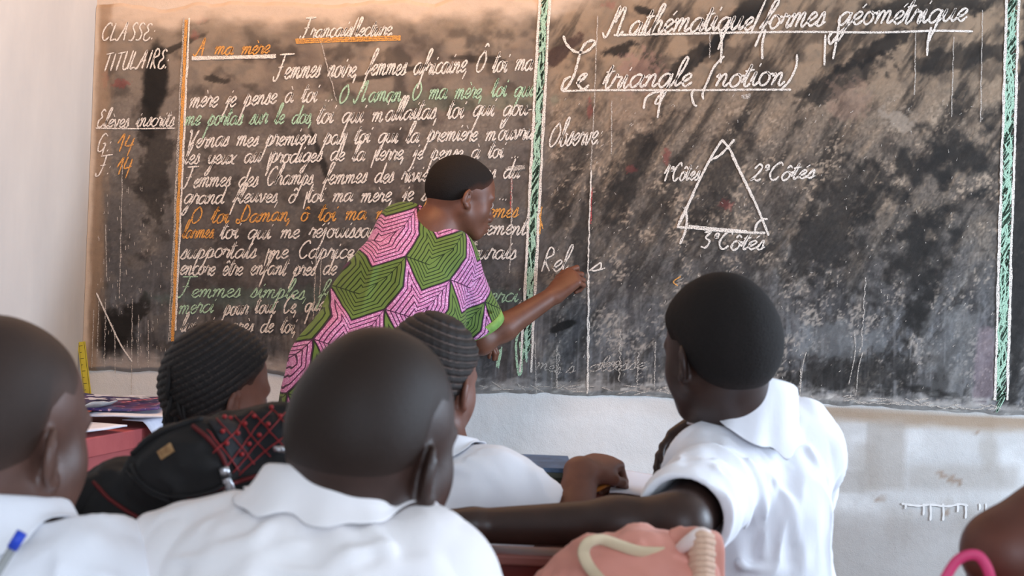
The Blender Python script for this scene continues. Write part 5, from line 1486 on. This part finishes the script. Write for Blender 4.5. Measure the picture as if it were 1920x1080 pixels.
# quilted panel: padded diamonds with red stitches and studs
corner = [(390, 792), (536, 770), (560, 832), (446, 884)]
def panel(u, v):
    a_, b_, c_, d_ = [np.array(k, float) for k in corner]
    return (a_ * (1 - u) + b_ * u) * (1 - v) + (d_ * (1 - u) + c_ * u) * v
NN = 26; vs = []; okk = True
for i in range(NN):
    for j in range(NN):
        x, y = panel(i / (NN - 1), j / (NN - 1)); q = trace(S, x, y, off=.0025)
        if q is None: q = trace(S, x, y + 14, off=.0025)
        if q is None: q = P(x, y, 1.44)
        vs.append(q)
qp = mesh_np('quilted_panel', vs, [(i * NN + j, (i + 1) * NN + j, (i + 1) * NN + j + 1, i * NN + j + 1) for i in range(NN - 1) for j in range(NN - 1)],
             M('black_satin', rgb(24, 24, 28)[:3], .7, .25).m, BPK, True)
stc = []
for (p0, p1) in (((398, 852), (474, 776)), ((412, 884), (510, 772)), ((432, 886), (536, 778)), ((446, 890), (556, 800)), ((388, 810), (446, 884)), ((404, 790), (476, 872)), ((440, 784), (506, 858)), ((476, 778), (536, 846)), ((510, 772), (558, 826))):
    q = traced(S, (p0, ((p0[0] + p1[0]) / 2, (p0[1] + p1[1]) / 2), p1), .0036, 6)
    if len(q) > 2: tube('stitching', q, .0007, DIA, qp, 4)['label'] = 'red stitching'
for (x, y) in ((430, 790), (477, 785), (525, 786), (414, 812), (459, 800), (503, 800), (440, 816), (484, 818), (421, 834), (465, 836), (449, 852), (508, 768), (420, 768 + 20)):
    q = trace(S, x, y, off=.0042)
    if q is None: continue
    bm = bmesh.new(); bmesh.ops.create_uvsphere(bm, u_segments=10, v_segments=6, radius=.0026)
    o = bm_obj('stud', bm, DIA, qp, True); o.location = Vector(q); o['label'] = 'red stud'
STEEL = M('zip_steel', rgb(196, 196, 200)[:3], .28, .6); STEEL.b.inputs['Metallic'].default_value = .9; STEEL = STEEL.m
q0, q1, q2 = trace(S, 414, 876, off=.004), trace(S, 419, 893, off=.004), trace(S, 427, 922, off=.006)
zp = tube('zip_pull', [q0, q1], [.0052, .0062], STEEL, BPK, 8, ((0, 1, 0), .5)); zp['label'] = 'silver zip pull'
tube('pull_tab', [q1, (q1 + q2) / 2, q2], [.0042, .0066, .0068], STEEL, zp, 8, ((0, 1, 0), .35))
c0 = [trace(S, x, y, off=.0035) for (x, y) in ((297, 848), (321, 833), (328, 846), (304, 862))]
bm = bmesh.new(); v0 = [bm.verts.new(Vector(q)) for q in c0]; bm.faces.new(v0)
lb_ = bm_obj('name_tag', bm, mottled('brass_tag', rgb(176, 140, 98)[:3], rgb(140, 104, 70)[:3], 120, .4), BPK)
lb_.modifiers.new('s', 'SOLIDIFY').thickness = .003; lb_['label'] = 'small brass coloured tag'
c1 = [c0[0] * (1 - a_ - b_ + a_ * b_) + c0[1] * a_ * (1 - b_) + c0[2] * a_ * b_ + c0[3] * b_ * (1 - a_) + V(0, -.004, 0) for (a_, b_) in ((.2, .25), (.8, .25), (.8, .75), (.2, .75))]
bm = bmesh.new(); bm.faces.new([bm.verts.new(Vector(q)) for q in c1]); bm_obj('tag_inlay', bm, mottled('tag_inlay', rgb(112, 80, 52)[:3], rgb(150, 114, 76)[:3], 200, .5), lb_)
q = trace(S, 520, 845, off=.005)
if q is not None: tube('rivet', [q - V(.006, 0, 0), q + V(.006, 0, 0)], .004, STEEL, BPK, 8)
# shoulder strap curling at the near left side
tube('shoulder_strap', catmull([P(240, 900, 1.42), P(190, 912, 1.38), P(140, 945, 1.36), P(118, 990, 1.36), P(150, 1060, 1.38)], n=7), .016, CANV, BPK, 10, ((0, 1, 0), .5))
rebase(BPK)

# pink bag with a cream strap on the front desk
PB = thing('handbag', 'salmon pink soft bag with a cream strap in front of the outstretched arm', 'bag', (.14, 1.34, .66))
PINK = cloth('salmon_cloth', rgb(222, 156, 138)[:3], rgb(206, 136, 120)[:3], .7)
S2 = Sdf()
S2.ell(P(1175, 1130, 1.36), (.078, .055, .072), rotm(0, 0, 6), .03)
S2.ell(P(1245, 1110, 1.37), (.058, .05, .058), None, .03)
S2.ell(P(1150, 1190, 1.36), (.10, .06, .08), None, .03)
noise_disp(.010, 16, 5, P(1190, 1080, 1.36), .4, S2, (1, 1, 1))
S2.fn(flo, P(1190, 1100, 1.36), .5, 'i')
sdf_obj('bag_body', S2, .0045, PINK, PB)
CREAM = cloth('cream_webbing', rgb(222, 200, 168)[:3], rgb(206, 184, 150)[:3], .7)
tube('strap', catmull([P(1300, 1040, 1.38), P(1255, 1036, 1.34), P(1200, 1034, 1.32), P(1160, 1022, 1.31), P(1128, 1012, 1.30), P(1104, 1017, 1.29), P(1094, 1036, 1.29), P(1104, 1062, 1.29), P(1126, 1088, 1.30)], n=8), .0062, CREAM, PB, 10, ((0, 1, .2), .35))['label'] = 'cream strap'
# gathered mouth with ribs
rib = cloth('peach_ribbing', rgb(232, 196, 170)[:3], rgb(214, 176, 150)[:3], .7)
for k in range(9):
    y = 1004 + k * 11
    tube('rib', catmull([P(1298 - 2 * (k % 2), y + 2, 1.33), P(1316, y - 2, 1.315), P(1334 + 2 * (k % 2), y + 3, 1.33)], n=5), .0044, rib, PB, 8)
tube('bag_mouth', catmull([P(1268, 1034, 1.35), P(1290, 1018, 1.33), P(1312, 1004, 1.32), P(1326, 1002, 1.33)], n=6), [.005, .008, .009, .006], cloth('pale_lining', rgb(238, 222, 214)[:3], rgb(228, 208, 200)[:3], .7), PB, 10, ((0, 1, 0), .5))
Sg = Sdf(); Sg.cone(P(1300, 1040, 1.36), P(1300, 1120, 1.36), .030, .034, .02, ((0, 1, 0), .6)); noise_disp(.004, 30, 5, P(1300, 1080, 1.36), .2, Sg, (1, 1, .2))
sdf_obj('side_gusset', Sg, .004, PINK, PB)
rebase(PB)

# books and exercise book on the second desk
zt_ = .775
R2 = random.Random(11); z = zt_ + .0006
for k, (g, th, w_, lab) in enumerate((((104, 84, 62), .008, .115, 'brown book at the bottom of the stack'), ((62, 72, 58), .010, .11, 'dark green book in the middle of the stack'),
                                 ((96, 104, 92), .008, .112, 'grey-green book second from the top of the stack'), ((92, 122, 160), .007, .108, 'blue book on top of the stack'))):
    c_ = P(1010, 905, 2.16); c_[0] += R2.uniform(-.004, .004)
    t = thing('book', lab + ' beside the raised fist', 'book', (c_[0], c_[1], z), 'books on the second desk')
    cov = mottled('book_cover', rgb(*g)[:3], rgb(*[v * .75 for v in g])[:3], 30, .45)
    box('cover', (-w_ / 2, -.08, 0), (w_ / 2, .08, .0012), cov, t); box('cover', (-w_ / 2, -.08, th - .0014), (w_ / 2, .08, th), cov, t)
    box('spine', (-w_ / 2 - .001, -.0815, 0), (w_ / 2, -.08, th), cov, t); box('pages', (-w_ / 2 + .002, -.0795, .0013), (w_ / 2 - .003, .077, th - .0015), PAPER, t)
    t.rotation_euler = (0, 0, R2.uniform(-.04, .04)); z += th + .0006
def desk_sheet(name, quad, z, mat, label, cat, thick=.003, wave=.002):
    n = 12; vs = []
    q = [np.array(k, float) for k in quad]
    for i in range(n):
        for j in range(n):
            u, v = i / (n - 1), j / (n - 1)
            p = (q[0] * (1 - u) + q[1] * u) * (1 - v) + (q[3] * (1 - u) + q[2] * u) * v
            vs.append((p[0], p[1], z + wave * (1 + math.sin(5 * u + 1))))
    o = mesh_np(name, vs, [(i * n + j, (i + 1) * n + j, (i + 1) * n + j + 1, i * n + j + 1) for i in range(n - 1) for j in range(n - 1)], mat, None, True)
    o.modifiers.new('s', 'SOLIDIFY').thickness = thick; return tag(o, label, cat)
def xat(px, Y, z=.78):
    # world x whose image column is px at this depth and height
    dz = (z - CZ) / Y; a_ = ((px - 960) / F - dz * SR) / CR; return a_ * Y
ruled = M('ruled_paper', rgb(228, 228, 236)[:3], .7, .3)
sx = ruled.n('ShaderNodeSeparateXYZ'); ruled.l(ruled.co((1, 1, 1)), sx.inputs[0])
ruled.base(ruled.mix(ruled.math('GREATER_THAN', ruled.math('FRACT', ruled.math('MULTIPLY', sx.outputs[1], 120)), .85), rgb(228, 228, 236)[:3], rgb(176, 188, 216)[:3])); ruled = ruled.m
desk_sheet('exercise_book', [(xat(1156, 2.26), 2.26), (xat(1262, 2.26), 2.26), (xat(1266, 2.02), 2.015), (xat(1142, 2.02), 2.015)], zt_ + .003, ruled, 'open ruled exercise book on the second desk right of the raised fist', 'notebook', .003, .003)
desk_sheet('paper_sheet', [(xat(1085, 2.16), 2.16), (xat(1150, 2.16), 2.16), (xat(1146, 2.06), 2.06), (xat(1075, 2.06), 2.06)], zt_ + .0012, PAPER, 'small white sheet under the raised fist', 'paper', .0006, .0004)
# pen held in the fist
pen = thing('pen', 'orange-brown pen held in the raised fist', 'pen', tuple(P(1126, 918, 2.03)))
tube('barrel', [P(1108, 924, 2.00), P(1146, 905, 2.03)], .0038, mottled('amber_plastic', rgb(196, 128, 60)[:3], rgb(176, 108, 44)[:3], 20, .3), pen, 8)
tube('tip', [P(1108, 924, 2.00), P(1102, 928, 1.998)], [.003, .0008], DKP, pen, 8); rebase(pen)
# clear ballpoint with a blue end, tucked against the left boy's back
p0, p1 = P(39, 1002, 1.045), P(-28, 1110, 1.035)
pen = thing('pen', 'clear ballpoint pen with blue cap lying on the back of the left-edge boy', 'pen', tuple(p0))
CLR = M('clear_plastic', rgb(206, 206, 204)[:3], .2, .5); CLR.b.inputs['Transmission Weight'].default_value = .5; CLR = CLR.m
d_ = unit(p1 - p0)
tube('cap', [p0 - d_ * .002, p0 + d_ * .013], .0046, mottled('blue_plastic_cap', rgb(52, 84, 206)[:3], rgb(44, 72, 190)[:3], 20, .35), pen, 10)
tube('barrel', [p0 + d_ * .0125, p0 + d_ * .135], .0038, CLR, pen, 6)
tube('ink_tube', [p0 + d_ * .04, p0 + d_ * .13], .0014, M('ink', rgb(30, 30, 60)[:3], .4).m, pen, 6); rebase(pen)
# pink shoulder bag of the child at the right edge
PSB = thing('shoulder_bag', 'pink looped bag strap beside the bare elbow at the right edge', 'bag', tuple(P(1830, 1300, 1.08)))
PK = mottled('pink_strap', rgb(214, 70, 116)[:3], rgb(196, 56, 100)[:3], 20, .5)
tube('strap', catmull([P(1762, 1110, 1.06), P(1776, 1078, 1.06), P(1796, 1050, 1.06), P(1822, 1040, 1.06), P(1842, 1050, 1.06), P(1858, 1090, 1.06), P(1864, 1180, 1.07)], n=8), .0046, PK, PSB, 8, ((0, 1, 0), .5))
Sb = Sdf(); Sb.ell(P(1810, 1230, 1.07), (.06, .035, .06), None, .02); noise_disp(.005, 20, 3, P(1810, 1230, 1.07), .2, Sb, (1, 1, 1)); sdf_obj('bag_body', Sb, .006, PK, PSB)
rebase(PSB)
